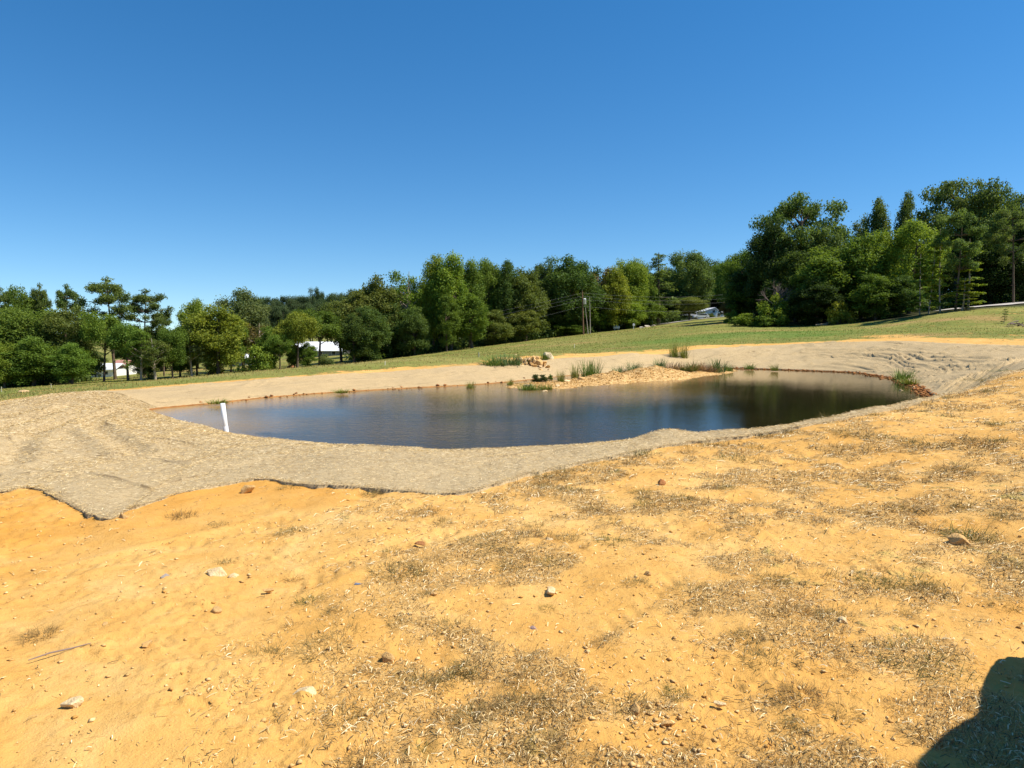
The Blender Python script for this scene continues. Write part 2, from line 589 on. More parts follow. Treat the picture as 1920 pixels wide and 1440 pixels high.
# one sheet: polar grid, fine in front of the camera, coarse elsewhere and out to the horizon
az = np.concatenate([np.linspace(-math.pi, -0.85, 36, endpoint=False), np.linspace(-0.85, -0.66, 20, endpoint=False),
                     np.linspace(-0.66, 0.66, 410, endpoint=False), np.linspace(0.66, 0.85, 20, endpoint=False), np.linspace(0.85, math.pi, 37)])
rr = np.concatenate([[0.02, 0.5, 1.0, 1.5], np.exp(np.linspace(math.log(1.9), math.log(14), 390, endpoint=False)),
                     np.exp(np.linspace(math.log(14), math.log(75), 280, endpoint=False)),
                     np.exp(np.linspace(math.log(75), math.log(340), 90, endpoint=False)), np.exp(np.linspace(math.log(340), math.log(4000), 14))])
AZ, RR = np.meshgrid(az, rr)
GX, GY = np.sin(AZ) * RR, np.cos(AZ) * RR
GZ, GSD, GSH = terrain(GX, GY, True)
ring = np.full(GX.shape, 50.0)                        # distance outside the blanket's outer edge (negative: under it)
nr = (RR < 90)
ring[nr] = signed_dist(GX[nr], GY[nr], R_OUT)
und = smooth(-0.25, 0.05, ring)
fade = 1 - smooth(14, 40, RR)
straw_zone = smooth(-2.2, 0.6, GX + 0.15 * (GY - 3)) * (RR < 40)
cmask = smooth(-0.15, 0.45, fbm(GX * 0.8 + 11, GY * 0.8, 3))
clod = fbm(GX * 1.6, GY * 1.6, 3) * 0.022 + (0.35 + 0.9 * cmask) * (np.abs(fbm(GX * 9, GY * 9, 3)) * 0.010 + fbm(GX * 30, GY * 30, 2) * 0.0045)
clod = clod + smooth(-3.3, -5.0, GX + 0.55 * (GY - 6)) * (np.abs(fbm(GX * 7 + 3, GY * 7, 3)) * 0.05)
lump = np.maximum(0, fbm(GX * 6.0 + 40, GY * 6.0, 2) - 0.45) * 0.05 * cmask
rut = np.sin((GX * 0.86 + GY * 0.5) * 4.2 + fbm(GX * 0.5, GY * 0.5, 2) * 2.0) * 0.012 * smooth(-0.3, -2.0, GX)
tA, tB = G(-150, 1330, 0.95)[:2], G(820, 985, 1.0)[:2]
td = (tB - tA) / np.linalg.norm(tB - tA)
alo = (GX - tA[0]) * td[0] + (GY - tA[1]) * td[1]
lat = -(GX - tA[0]) * td[1] + (GY - tA[1]) * td[0] + 0.12 * np.sin(alo * 0.6)
worn = smooth(-0.25, 0.35, fbm(GX * 0.7 - 5, GY * 0.7, 2)) * (RR < 14) * (alo > -1.5) * (alo < 8.5)
for l0 in (0.0, 1.55, -1.9):          # old tyre tracks with lug marks
    band = np.exp(-((lat - l0) / 0.15) ** 4) * worn
    rut = rut - 0.016 * band + 0.008 * band * np.sin(2 * np.pi * (alo + 0.9 * np.abs(lat - l0)) / 0.14)
    rut = rut + 0.012 * worn * np.exp(-((np.abs(lat - l0) - 0.21) / 0.05) ** 2)
GZ = GZ + und * fade * (clod + lump + rut) * (GSD > 0.2)
GZ = GZ - 0.13 * smooth(-0.06, -0.4, ring) * smooth(0.1, 0.5, GSD) * (GSH < -0.2)
GZ = GZ + (ring > 1) * (RR > 28) * 0.05 * fbm(GX * 0.35, GY * 0.35, 4) * smooth(28, 40, RR) * (1 - smooth(150, 300, RR))
nR, nA = GX.shape
idx = np.arange(nR * nA).reshape(nR, nA)
faces = np.stack([idx[:-1, :-1], idx[:-1, 1:], idx[1:, 1:], idx[1:, :-1]], -1).reshape(-1, 4)[:, ::-1]
gm = make_mesh("ground", np.stack([GX, GY, GZ], -1).reshape(-1, 3), faces, True)
# what grows where
mrg = np.interp(AZ, [-0.75, -0.40, -0.2, 0.0, 0.12, 0.25, 0.35, 0.45, 0.62], [0.2, 0.3, 0.4, 0.9, 1.8, 1.0, 1.6, 2.8, 4.2])
far_side = (GY > 24) | ((AZ < -0.50) & (RR > 19))
mrg = mrg * (1 + 1.1 * np.clip(fbm(GX * 0.16, GY * 0.16, 3), -0.7, 1))
grass = np.where(far_side & (ring > 0), smooth(mrg * 0.25, mrg * 2.2 + 0.8, ring), 0.0)
grass = np.where(RR > 80, 1.0, grass)
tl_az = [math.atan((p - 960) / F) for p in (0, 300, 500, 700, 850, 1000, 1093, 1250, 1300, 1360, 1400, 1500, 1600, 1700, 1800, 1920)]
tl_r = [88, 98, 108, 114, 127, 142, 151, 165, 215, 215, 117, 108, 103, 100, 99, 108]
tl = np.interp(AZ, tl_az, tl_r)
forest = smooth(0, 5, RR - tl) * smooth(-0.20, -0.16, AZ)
lushp = [(1390, 622, 80, 9), (1320, 632, 75, 8), (1480, 622, 78, 10), (1250, 638, 72, 7), (1500, 628, 70, 7)]
lush = np.zeros(GX.shape)
for px, py, d, rad in lushp:
    c = D(px, py, d)
    lush = np.maximum(lush, 1 - smooth(0.3, 1.0, np.sqrt(((GX - c[0]) / rad) ** 2 + ((GY - c[1]) / rad) ** 2)))
attr(gm, "grass", grass)
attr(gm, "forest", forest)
attr(gm, "lush", lush)
attr(gm, "gravel", np.where(GSH > -0.12, 1.0, 0.0) * (GSD < 1.5))
attr(gm, "wet", (1 - smooth(0.05, 0.32, np.abs(GSD - 0.1))) * (GY > 20) * (GSH < -0.1))
attr(gm, "straw", patchiness(GX, GY) * und * (RR < 45))
rich = smooth(-3.3, -5.2, GX + 0.55 * (GY - 6)) * (1 - smooth(7.5, 8.5, RR)) + 0.7 * smooth(1.2, 0.2, ring) * (GX < -1.5) * (GY < 12) * (ring > 0)  # deeper orange paints the left slope's shade into the colour, plus a blanket-edge strip
attr(gm, "rich", np.clip(rich, 0, 1))
go = tag(obj("ground", gm, M_GROUND), kind="structure")

# water: a sheet whose rim runs on under the banks
wa = np.array([p + (p - SHORE.mean(0)) / np.linalg.norm(p - SHORE.mean(0)) * 0.9 for p in SHORE])
cen = SHORE.mean(0)
fr = np.concatenate([[0.0], np.linspace(0.25, 0.8, 12), np.linspace(0.82, 1.0, 26)])
wv = cen + (wa[None] - cen) * fr[:, None, None]
nf, nw = wv.shape[:2]
ix = np.arange(nf * nw).reshape(nf, nw)
wf = np.stack([ix[:-1], np.roll(ix[:-1], -1, 1), np.roll(ix[1:], -1, 1), ix[1:]], -1).reshape(-1, 4)
wm = make_mesh("pond_water", np.concatenate([wv.reshape(-1, 2), np.zeros((nf * nw, 1))], 1), wf[:, ::-1], True)
wsd = signed_dist(wv[..., 0], wv[..., 1], SHORE)
wsp = spit_h(wv[..., 0], wv[..., 1])
leftness = smooth(-4, -9, wv[..., 0]) * (wv[..., 1] > 18)
shallow_reflect = np.maximum(1 - smooth(0.1, 0.7, -wsd), smooth(-0.75, -0.1, wsp)) * 0.75
shallow_reflect = np.maximum(shallow_reflect, 0.15 * smooth(8, -5, wv[..., 0]))  # brown tint over the left half mutes the blue sky reflection
shallow_reflect = np.maximum(shallow_reflect, leftness * (1 - smooth(0.6, 4.5, -wsd)))  # left tip: shallow mud plus the bank's tan reflection, painted as colour
attr(wm, "ripple", 0.22 + 0.78 * smooth(11, -1, wv[..., 0] - 0.12 * (wv[..., 1] - 30)))
attr(wm, "shallow_reflect", np.clip(shallow_reflect, 0, 1))
tag(obj("water", wm, M_WATER), kind="structure")

# ---------------------------------------------------------------- erosion-control blankets round the pond
seg_n = []
for k in range(NP):
    d = max(np.linalg.norm(OUTER[(k + 1) % NP] - OUTER[k]), np.linalg.norm(INNER[(k + 1) % NP] - INNER[k]))
    rmid = np.linalg.norm((OUTER[k] + INNER[k]) / 2)
    seg_n.append(max(6, int(d / (0.0040 * rmid))))


def ring_curve(pts, k0, k1):
    out = []
    for k in range(k0, k1):
        p0, p1, p2, p3 = (pts[(k + j) % NP] for j in (-1, 0, 1, 2))
        t = np.linspace(0, 1, seg_n[k % NP], endpoint=False)[:, None]
        # gentle tangents keep the laid edge nearly straight between its pins
        a, b_ = p1 + (p2 - p0) / 8, p2 - (p3 - p1) / 8
        out.append((1 - t) ** 3 * p1 + 3 * (1 - t) ** 2 * t * a + 3 * (1 - t) * t * t * b_ + t ** 3 * p2)
    out.append(pts[k1 % NP][None])
    return np.concatenate(out)


RUTS = [[(15, 915), (28, 880), (60, 835), (120, 795), (200, 765), (260, 745)], [(262, 872), (222, 846), (188, 815), (175, 790), (205, 768), (262, 752)],
        [(-60, 850), (0, 815), (60, 785), (130, 760)]]
RUTS = [poly_dense(np.array([G(a, b_, 0.5)[:2] for a, b_ in r_]), False, 0.3) for r_ in RUTS]


def ruts(x, y):
    """Shallow wheel marks pressed into the mat on the dam."""
    out = np.zeros(x.shape)
    if x.min() > -4:
        return out
    for L in RUTS:
        d = np.full(x.shape, 9.0)
        for q in L:
            d = np.minimum(d, np.hypot(x - q[0], y - q[1]))
        out += -0.085 * np.exp(-(d / 0.17) ** 2) + 0.045 * np.exp(-((d - 0.36) / 0.14) ** 2)
    return out


def hump(x, y):
    c = D(1252, 820, 10.35)
    d = np.hypot(x - c[0], (y - c[1]) * 0.9)
    return 0.085 * np.exp(-(d / 0.42) ** 2) + 0.05 * np.exp(-(np.hypot(x - c[0] - 0.9, y - c[1]) / 0.4) ** 2)


def blanket(k0, k1, nv, label, lift, wrinkle, tan, seed):
    O, I = ring_curve(OUTER, k0, k1), ring_curve(INNER, k0, k1)
    v = np.linspace(0, 1, nv)
    I2 = I + (O - I) * (0.12 / np.maximum(np.linalg.norm(O - I, axis=1), 0.5))[:, None]
    P = O[:, None] + (I2 - O)[:, None] * v[None, :, None]
    x, y = P[..., 0], P[..., 1]
    # frayed edge
    rag = fbm(np.cumsum(np.r_[0, np.linalg.norm(np.diff(O, axis=0), axis=1)])[:, None] * 2.2 + seed, np.full((1, 1), 0.5), 5, 0.62) * 0.06
    dirO = (O - I) / np.linalg.norm(O - I, axis=1)[:, None]
    edge_w = (1 - smooth(0, 0.12, v))[None, :]
    x = x + dirO[:, None, 0] * rag * edge_w
    y = y + dirO[:, None, 1] * rag * edge_w
    z = terrain(x, y)
    z = np.maximum(z, 0.015)
    u = np.cumsum(np.r_[0, np.linalg.norm(np.diff((O + I) / 2, axis=0), axis=1)])[:, None]
    w = v[None, :] * np.linalg.norm(O - I, axis=1)[:, None]
    relief = fbm(x * 0.8, y * 0.8, 2) * 0.030 + fbm(x * 5, y * 5, 3) * 0.008 + fbm(x * 22, y * 22, 2) * 0.005 + ruts(x, y) + hump(x, y)
    ws = w + 0.10 * fbm(u * 0.5, np.full_like(w, 2.0) + seed, 2) + 0.35 * (seed % 3)
    ph = (ws / 2.0) % 1.0
    relief = relief + 0.022 * (1 - ph)
    seam = np.exp(-(((ph * 2.0) / 0.055) ** 2)) * smooth(-0.25, 0.1, fbm(u * 0.7, w * 0.3 + seed, 2)) * (ws > 0.5)
    env = smooth(0, 0.06, v)[None, :] * (1 - smooth(0.90, 1.0, v))[None, :]
    if wrinkle > 0:
        s1 = w * 1.25 + 1.9 * fbm(x * 0.10 + seed, y * 0.10, 2)
        s2 = w * 2.5 + 1.6 * fbm(x * 0.16 - seed, y * 0.16, 2)
        s3 = w * 0.8 + u * 0.55 + 1.2 * fbm(x * 0.2, y * 0.2 + seed, 2)
        r1 = (1 - np.abs(perlin(s1, np.full_like(s1, 0.37)))) * smooth(-0.55, 0.15, fbm(x * 0.20 + 7, y * 0.20, 2))
        r2 = (1 - np.abs(perlin(s2, np.full_like(s2, 3.41)))) * smooth(-0.5, 0.15, fbm(x * 0.30 - 3, y * 0.30, 2))
        r3 = (1 - np.abs(perlin(s3, np.full_like(s3, 5.73)))) * smooth(-0.2, 0.4, fbm(x * 0.35 + 1, y * 0.35, 2))
        ww = np.clip(wrinkle, 0, 1) * smooth(0, 3, u) * (1 - smooth(u.max() - 3.0, u.max(), u))
        relief = relief + ww * env * (0.22 * np.clip(r1, 0, 1) ** 7 + 0.13 * np.clip(r2, 0, 1) ** 7 + 0.14 * np.clip(r3, 0, 1) ** 8)
    # mound under the mat near the water and wheel dips
    z = z + relief * (0.35 + 0.65 * env) + lift + 0.010
    nu = len(O)
    top = np.stack([x, y, z], -1)
    # turned-down rim so the mat has thickness
    rim = top[:, 0].copy()
    rim[:, :2] += dirO * 0.012
    rim[:, 2] -= 0.10
    rin = top[:, -1].copy()
    rin[:, 2] -= 0.10
    allp = np.concatenate([rim[:, None], top, rin[:, None]], 1)
    n2 = nv + 2
    ix = np.arange(nu * n2).reshape(nu, n2)
    fc = np.stack([ix[:-1, :-1], ix[:-1, 1:], ix[1:, 1:], ix[1:, :-1]], -1).reshape(-1, 4)
    m = make_mesh("erosion_blanket", allp.reshape(-1, 3), fc, True)
    attr(m, "tan", np.full(nu * n2, tan))
    attr(m, "seam", np.concatenate([seam[:, :1] * 0, seam, seam[:, :1] * 0], 1))
    o = tag(obj("erosion_blanket", m, M_BLANKET), label, "erosion blanket", "straw erosion blankets laid round the pond")
    return o, top


K = {"nr": 0, "na": 6, "la": 17, "tip": 29, "fl": 37, "fm": 40}
B_NEAR, T_NEAR = blanket(6, 18, 110, "straw erosion blanket on the near bank between pond and orange clay", 0.012, 0.0, 0.0, 1.0)
B_LEFT, T_LEFT = blanket(18, 29, 140, "wide straw erosion blanket on the left dam with pointed corner", 0.0, 0.0, 0.25, 5.0)
B_FL, _ = blanket(29, 36, 60, "straw erosion blanket on far bank from left tip to rock pile", 0.008, 0.34, 0.9, 9.0)
B_FM, _ = blanket(36, 39, 60, "pale straw erosion blanket on far bank behind the gravel spit", 0.0, 0.28, 0.55, 13.0)
B_FR, _ = blanket(39, 48, 76, "rumpled straw erosion blanket with deep folds on right bank", 0.014, 1.0, 0.35, 21.0)
B_NR, T_NR = blanket(0, 6, 30, "narrow straw erosion blanket strip along the near right bank", 0.004, 0.15, 0.0, 31.0)

# ---------------------------------------------------------------- trees
def leaf_material(name, rough=0.6, trans=0.40):
    m, nt, out = newmat(name)
    b = NB(nt)
    tint = b.n("ShaderNodeObjectInfo").outputs["Color"]
    tone = b.attr("tone")
    col = b.mix(b.ramp(tone, [(0.0, 0.0), (1.0, 1.0)]), b.mix(1.0, tint, (0.55, 0.62, 0.55), 'MULTIPLY'), b.mix(1.0, tint, (1.5, 1.32, 1.15), 'MULTIPLY'))
    p = b.principled(col, rough, None, 0.12)
    t = b.n("ShaderNodeBsdfTranslucent")
    nt.links.new(b.mix(1.0, col, (1.25, 1.2, 0.55), 'MULTIPLY'), t.inputs[0])
    mx = b.n("ShaderNodeMixShader")
    mx.inputs[0].default_value = trans
    nt.links.new(p.outputs[0], mx.inputs[1])
    nt.links.new(t.outputs[0], mx.inputs[2])
    nt.links.new(mx.outputs[0], out.inputs[0])
    return m


M_LEAF = leaf_material("leaves")
M_BARK = simple_mat("bark", (0.13, 0.095, 0.065), 0.9, 0.4, 4.0, 0.1, 0.6)
M_BARKPALE = simple_mat("pale_bark", (0.34, 0.28, 0.21), 0.9, 0.25, 4.0, 0.1, 0.4)
M_DEAD = simple_mat("dead_wood", (0.27, 0.20, 0.165), 0.9, 0.3, 4.0, 0.1, 0.3)


class Tubes:
    def __init__(self, n=6):
        self.v, self.f, self.c, self.n = [], [], 0, n

    def add(self, pts, rad):
        pts = np.asarray(pts, float)
        n = self.n
        t = np.gradient(pts, axis=0)
        t /= np.linalg.norm(t, axis=1)[:, None] + 1e-9
        ref = np.where(np.abs(t[:, 2:3]) > 0.9, np.array([[1.0, 0, 0]]), np.array([[0, 0, 1.0]]))
        a = np.cross(t, ref)
        a /= np.linalg.norm(a, axis=1)[:, None] + 1e-9
        b = np.cross(t, a)
        th = np.linspace(0, 2 * np.pi, n, endpoint=False)
        r = np.asarray(rad, float)[:, None, None]
        ring = pts[:, None] + r * (np.cos(th)[None, :, None] * a[:, None] + np.sin(th)[None, :, None] * b[:, None])
        k = len(pts)
        ix = self.c + np.arange(k * n).reshape(k, n)
        fc = np.stack([ix[:-1], np.roll(ix[:-1], -1, 1), np.roll(ix[1:], -1, 1), ix[1:]], -1).reshape(-1, 4)
        self.v.append(ring.reshape(-1, 3))
        self.f.append(fc)
        self.c += k * n

    def mesh(self, name):
        return make_mesh(name, np.concatenate(self.v), np.concatenate(self.f), True)


def leaf_cards(rs, pos, size, outward, droop=0.0, aspect=0.62, up=0.45):
    n = len(pos)
    nrm = outward * 0.55 + rs.normal(0, 0.75, (n, 3)) + np.array([0, 0, up])
    nrm /= np.linalg.norm(nrm, axis=1)[:, None] + 1e-9
    a = np.cross(nrm, rs.normal(0, 1, (n, 3)))
    a /= np.linalg.norm(a, axis=1)[:, None] + 1e-9
    a[:, 2] -= droop
    b = np.cross(nrm, a)
    L = (size * rs.uniform(0.6, 1.35, n))[:, None]
    bend = nrm * L * 0.12
    v = np.stack([pos + a * L * 0.5 - bend, pos + b * L * 0.5 * aspect, pos - a * L * 0.5 - bend, pos - b * L * 0.5 * aspect], 1)
    return v.reshape(-1, 3)


def blobs(rs, centers, radii, count, size, flat=0.75, shell=2.0, aspect=0.62, up=0.45):
    """Leaves gathered in clumps; count is per unit of clump area."""
    vs, tn = [], []
    for c, r in zip(centers, radii):
        n = max(8, int(count * r * r))
        d = rs.normal(0, 1, (n, 3))
        d /= np.linalg.norm(d, axis=1)[:, None]
        q = r * rs.uniform(0, 1, n)[:, None] ** (1.0 / shell)
        lump = 1 + 0.28 * np.sin(d[:, :1] * 5 + c[0] * 3) * np.sin(d[:, 1:2] * 6 + c[1] * 2) + rs.normal(0, 0.10, (n, 1))
        p = c + d * q * lump * np.array([1, 1, flat])
        vs.append(leaf_cards(rs, p, size, d, aspect=aspect, up=up))
        base = rs.uniform(0.25, 0.75)
        tn.append(np.repeat(np.clip(base + rs.normal(0, 0.22, n), 0, 1), 4))
    v = np.concatenate(vs)
    return v, np.arange(len(v)).reshape(-1, 4), np.concatenate(tn)


def wiggle(rs, a, b, n, amp):
    t = np.linspace(0, 1, n)[:, None]
    p = np.array(a) * (1 - t) + np.array(b) * t
    off = np.cumsum(rs.normal(0, amp, (n, 3)), 0)
    off -= off[0]
    return p + off * np.sin(t * np.pi * 0.5) * 0.6


def tree_model(kind, seed):
    """Trunk and crown meshes of one tree about 10 units tall; width stored for scaling."""
    rs = np.random.RandomState(seed)
    tb = Tubes(6)
    H = 10.0
    cs, rad = [], []
    size, cnt, flat, shell, aspect = 0.21, 210, 0.92, 2.2, 0.62
    width = 6.0
    trunk_top, tr = 0.8 * H, 0.16
    if kind in ("small", "oak", "edge", "round", "tall", "airy", "spread", "willow"):
        p = {  # base, half-width, clump count, clump radius, leaf count
            "small": (0.42, 3.2, 44, 1.0, 400), "oak": (0.22, 3.3, 62, 1.05, 400), "edge": (0.02, 2.6, 84, 0.85, 420), "round": (0.18, 3.6, 92, 0.95, 400),
            "tall": (0.10, 2.0, 76, 0.70, 440), "airy": (0.18, 2.3, 48, 0.72, 260), "spread": (0.30, 4.4, 72, 0.95, 330),
            "willow": (0.10, 1.9, 56, 0.75, 290)}[kind]
        b0, hw, nc, cr, cnt = p
        width = 2 * hw
        zc = (b0 + 1.0) / 2 * H
        hz = (1.0 - b0) / 2 * H
        trunk = wiggle(rs, (0, 0, -0.4), (rs.normal(0, .3), rs.normal(0, .3), 0.86 * H), 9, 0.06)
        tb.add(trunk, np.linspace(0.21, 0.03, 9))
        k = 0
        while len(cs) < nc and k < 4000:
            k += 1
            d = rs.normal(0, 1, 3)
            d /= np.linalg.norm(d)
            q = rs.uniform(0.25, 1) ** 0.5
            zz = d[2] * q
            prof = {"tall": 1.0 - 0.45 * max(0, zz), "willow": 1 - 0.5 * max(0, zz), "spread": 1.0 if zz > -0.35 else 0.55,
                    "edge": 1.0 - 0.40 * max(0, zz), "airy": 1 - 0.3 * zz}.get(kind, 1.0)
            wob = 1 + 0.22 * math.sin(3 * math.atan2(d[1], d[0]) + seed) + rs.normal(0, 0.12)
            c = np.array([d[0] * q * hw * prof * wob, d[1] * q * hw * prof * wob, zc + zz * hz * (0.93 + 0.08 * math.sin(5 * d[0] + seed))])
            r = cr * rs.uniform(0.65, 1.25)
            lim = math.hypot(c[0], c[1])
            if lim > hw - 0.5 * r:
                c[:2] *= (hw - 0.5 * r) / lim
            c[2] = min(max(c[2], b0 * H + r * 0.6), H - r * flat * 0.95)
            if any(np.linalg.norm(c - o_) < 0.50 * cr for o_ in cs):
                continue
            cs.append(c)
            rad.append(r)
        nb = 16 if kind not in ("airy", "spread") else 26
        for j in rs.choice(len(cs), min(nb, len(cs)), replace=False):
            c = cs[j]
            h = np.clip((c[2] - 0.35 * math.hypot(c[0], c[1]) - 0.5) / (0.86 * H), 0.08, 0.92) * 8
            i0 = int(h)
            st = trunk[i0] * (1 - (h - i0)) + trunk[min(i0 + 1, 8)] * (h - i0)
            br = wiggle(rs, st, c, 6, 0.08)
            tb.add(br, np.linspace(0.075, 0.018, 6))
        if kind == "airy":
            size, shell = 0.21, 1.6
        if kind in ("tall",):
            size = 0.19
        if kind == "spread":
            flat = 0.6
        if kind == "willow":
            aspect, size = 0.4, 0.30
    elif kind == "pine":
        width = 4.6
        trunk = wiggle(rs, (0, 0, -0.4), (rs.normal(0, .25), rs.normal(0, .25), 0.95 * H), 10, 0.05)
        tb.add(trunk, np.linspace(0.16, 0.03, 10))
        for j in range(40):
            h = rs.uniform(0.46, 0.95)
            i0 = int(h / 0.95 * 9)
            st = trunk[min(i0, 9)]
            a = rs.uniform(0, 2 * np.pi)
            L = (0.5 + 2.0 * (1 - abs(h - 0.70) / 0.30) ** 0.8) * rs.uniform(0.6, 1.1) if abs(h - 0.70) < 0.3 else 0.6
            e = st + np.array([math.cos(a) * L, math.sin(a) * L, rs.uniform(0.1, 0.7)])
            tb.add(wiggle(rs, st, e, 5, 0.06), np.linspace(0.05, 0.015, 5))
            for q in range(2):
                cs.append(e + rs.normal(0, 0.22, 3) * np.array([1, 1, 0.6]))
                rad.append(rs.uniform(0.38, 0.66))
        cs.append(trunk[-1] + np.array([0, 0, 0.1]))
        rad.append(0.55)
        for j in range(7):                     # snapped stubs on the bare bole
            h = rs.uniform(0.25, 0.55)
            st = trunk[int(h * 9)]
            a = rs.uniform(0, 2 * np.pi)
            tb.add([st, st + np.array([math.cos(a) * 0.5, math.sin(a) * 0.5, 0.05])], [0.02, 0.008])
        flat, size, cnt, aspect, shell = 0.75, 0.24, 560, 0.32, 1.7
    elif kind == "sapling":
        width = 2.6
        trunk = wiggle(rs, (0, 0, -0.3), (rs.normal(0, .2), rs.normal(0, .2), 0.98 * H), 10, 0.05)
        tb.add(trunk, np.linspace(0.085, 0.02, 10))
        for j in range(42):
            h = 0.10 + 0.88 * (j + rs.uniform(0, 1)) / 42
            st = trunk[min(int(h * 9), 9)]
            a = rs.uniform(0, 2 * np.pi)
            L = (1.25 - 0.75 * h) * rs.uniform(0.5, 1.1)
            e = st + np.array([math.cos(a) * L, math.sin(a) * L, rs.uniform(-0.1, 0.35)])
            tb.add([st, (st + e) / 2 + [0, 0, 0.06], e], [0.022, 0.014, 0.006])
            cs += [st * 0.3 + e * 0.7, e]
            rad += [rs.uniform(0.22, 0.4), rs.uniform(0.2, 0.38)]
        flat, size, cnt, shell = 0.5, 0.21, 480, 1.6
    elif kind == "conifer":
        width = 4.2
        tb.add(wiggle(rs, (0, 0, -0.4), (0, 0, 0.97 * H), 8, 0.03), np.linspace(0.16, 0.02, 8))
        for j in range(80):
            h = 0.10 + 0.86 * (j + rs.uniform(0, 1)) / 80
            a = rs.uniform(0, 2 * np.pi)
            L = (2.05 * (1 - h) ** 0.75 + 0.15) * rs.uniform(0.55, 1.0)
            e = np.array([math.cos(a) * L, math.sin(a) * L, h * H - 0.1 * L])
            if j % 2 == 0:
                tb.add([[0, 0, h * H], e], [0.035, 0.008])
            cs.append(e * np.array([0.8, 0.8, 1]))
            rad.append(rs.uniform(0.4, 0.75) * (1.1 - 0.5 * h))
        flat, size, cnt, aspect, shell = 0.6, 0.24, 260, 0.3, 1.7
    elif kind == "shrub":
        width = 11.0
        for j in range(26):
            a, q = rs.uniform(0, 2 * np.pi), rs.uniform(0, 1) ** 0.5
            d = np.array([math.cos(a) * q * 4.4, math.sin(a) * q * 4.4, 0])
            r = rs.uniform(1.1, 2.1)
            d[2] = rs.uniform(0.15, 0.92) * (1 - 0.5 * q * q) * (H - r)
            cs.append(d)
            rad.append(r)
            if j % 3 == 0:
                tb.add(wiggle(rs, (d[0] * 0.2, d[1] * 0.2, -0.3), d, 5, 0.15), np.linspace(0.14, 0.03, 5))
        size, cnt, flat, shell = 0.62, 60, 0.85, 2.2
    elif kind == "dead":
        width = 7.0

        def grow(st, dr, L, r, lev):
            e = st + dr * L
            tb.add(wiggle(rs, st, e, 5, 0.07 * L / 3), np.linspace(r, r * 0.45, 5))
            if lev < 4:
                for q in range(4 if lev else 6):
                    nd = dr + rs.normal(0, 0.45, 3) + np.array([0, 0, 0.12])
                    nd /= np.linalg.norm(nd)
                    grow(st + (e - st) * rs.uniform(0.5, 1.0), nd, L * rs.uniform(0.5, 0.72), r * 0.5, lev + 1)
        grow(np.array([0, 0, -0.3]), np.array([0.1, 0, 1.0]), 3.6, 0.16, 0)
        return tb.mesh("trunk"), None, width
    v, f, tn = blobs(rs, cs, rad, cnt, size, flat, shell, aspect)
    cm = make_mesh("crown", v, f)
    attr(cm, "tone", tn)
    return tb.mesh("trunk"), cm, width


MODELS = {}


def model(kind, var):
    if (kind, var) not in MODELS:
        t, c, w = tree_model(kind, 100 + 37 * var + sum(map(ord, kind)))
        t.materials.append(M_DEAD if kind == "dead" else (M_BARKPALE if kind in ("sapling", "airy", "willow") else M_BARK))
        if c:
            c.materials.append(M_LEAF)
        MODELS[(kind, var)] = (t, c, w)
    return MODELS[(kind, var)]


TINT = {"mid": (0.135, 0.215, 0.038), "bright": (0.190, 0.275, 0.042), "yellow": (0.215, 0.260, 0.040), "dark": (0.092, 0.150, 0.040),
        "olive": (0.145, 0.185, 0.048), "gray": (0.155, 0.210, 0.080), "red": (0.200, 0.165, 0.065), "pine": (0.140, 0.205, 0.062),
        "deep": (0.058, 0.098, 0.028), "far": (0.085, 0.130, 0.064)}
TNAME = {"small": "oak_tree", "oak": "oak_tree", "edge": "broadleaf_tree", "round": "oak_tree", "tall": "poplar_tree", "airy": "sweetgum_tree", "spread": "oak_tree", "willow": "willow_tree",
         "pine": "pine_tree", "sapling": "sapling_tree", "conifer": "cedar_tree", "shrub": "shrub", "dead": "dead_tree"}
trs = random.Random(5)


def tree(kind, px, top, width, dist, tint, label, group=None, base=None, cat=None):
    p = D(px, 650, dist)
    x, y = p[0], p[1]
    z = float(terrain(np.array([x]), np.array([y]))[0]) if base is None else base
    H = max(0.8, D(px, top, dist)[2] - z)
    tm, cm, w0 = model(kind, trs.randrange(3 if kind not in ("dead", "conifer") else 2))
    r = empty(TNAME[kind], (x, y, z), label, cat or ("shrub" if kind == "shrub" else "tree"), group)
    sw = (width * dist / F) / w0
    r.scale = (sw, sw * trs.uniform(0.9, 1.1), H / 10.0)
    r.rotation_euler = (trs.uniform(-0.03, 0.03), trs.uniform(-0.03, 0.03), trs.uniform(0, 6.28))
    r.scale = (sw, sw, H / 10.0)
    obj("trunk" if kind != "shrub" else "stems", tm, None, r)
    if cm:
        c = obj("crown", cm, None, r)
        t = TINT[tint]
        f = trs.uniform(0.88, 1.12)
        c.color = (t[0] * f * trs.uniform(0.94, 1.06), t[1] * f, t[2] * f, 1)
    return r


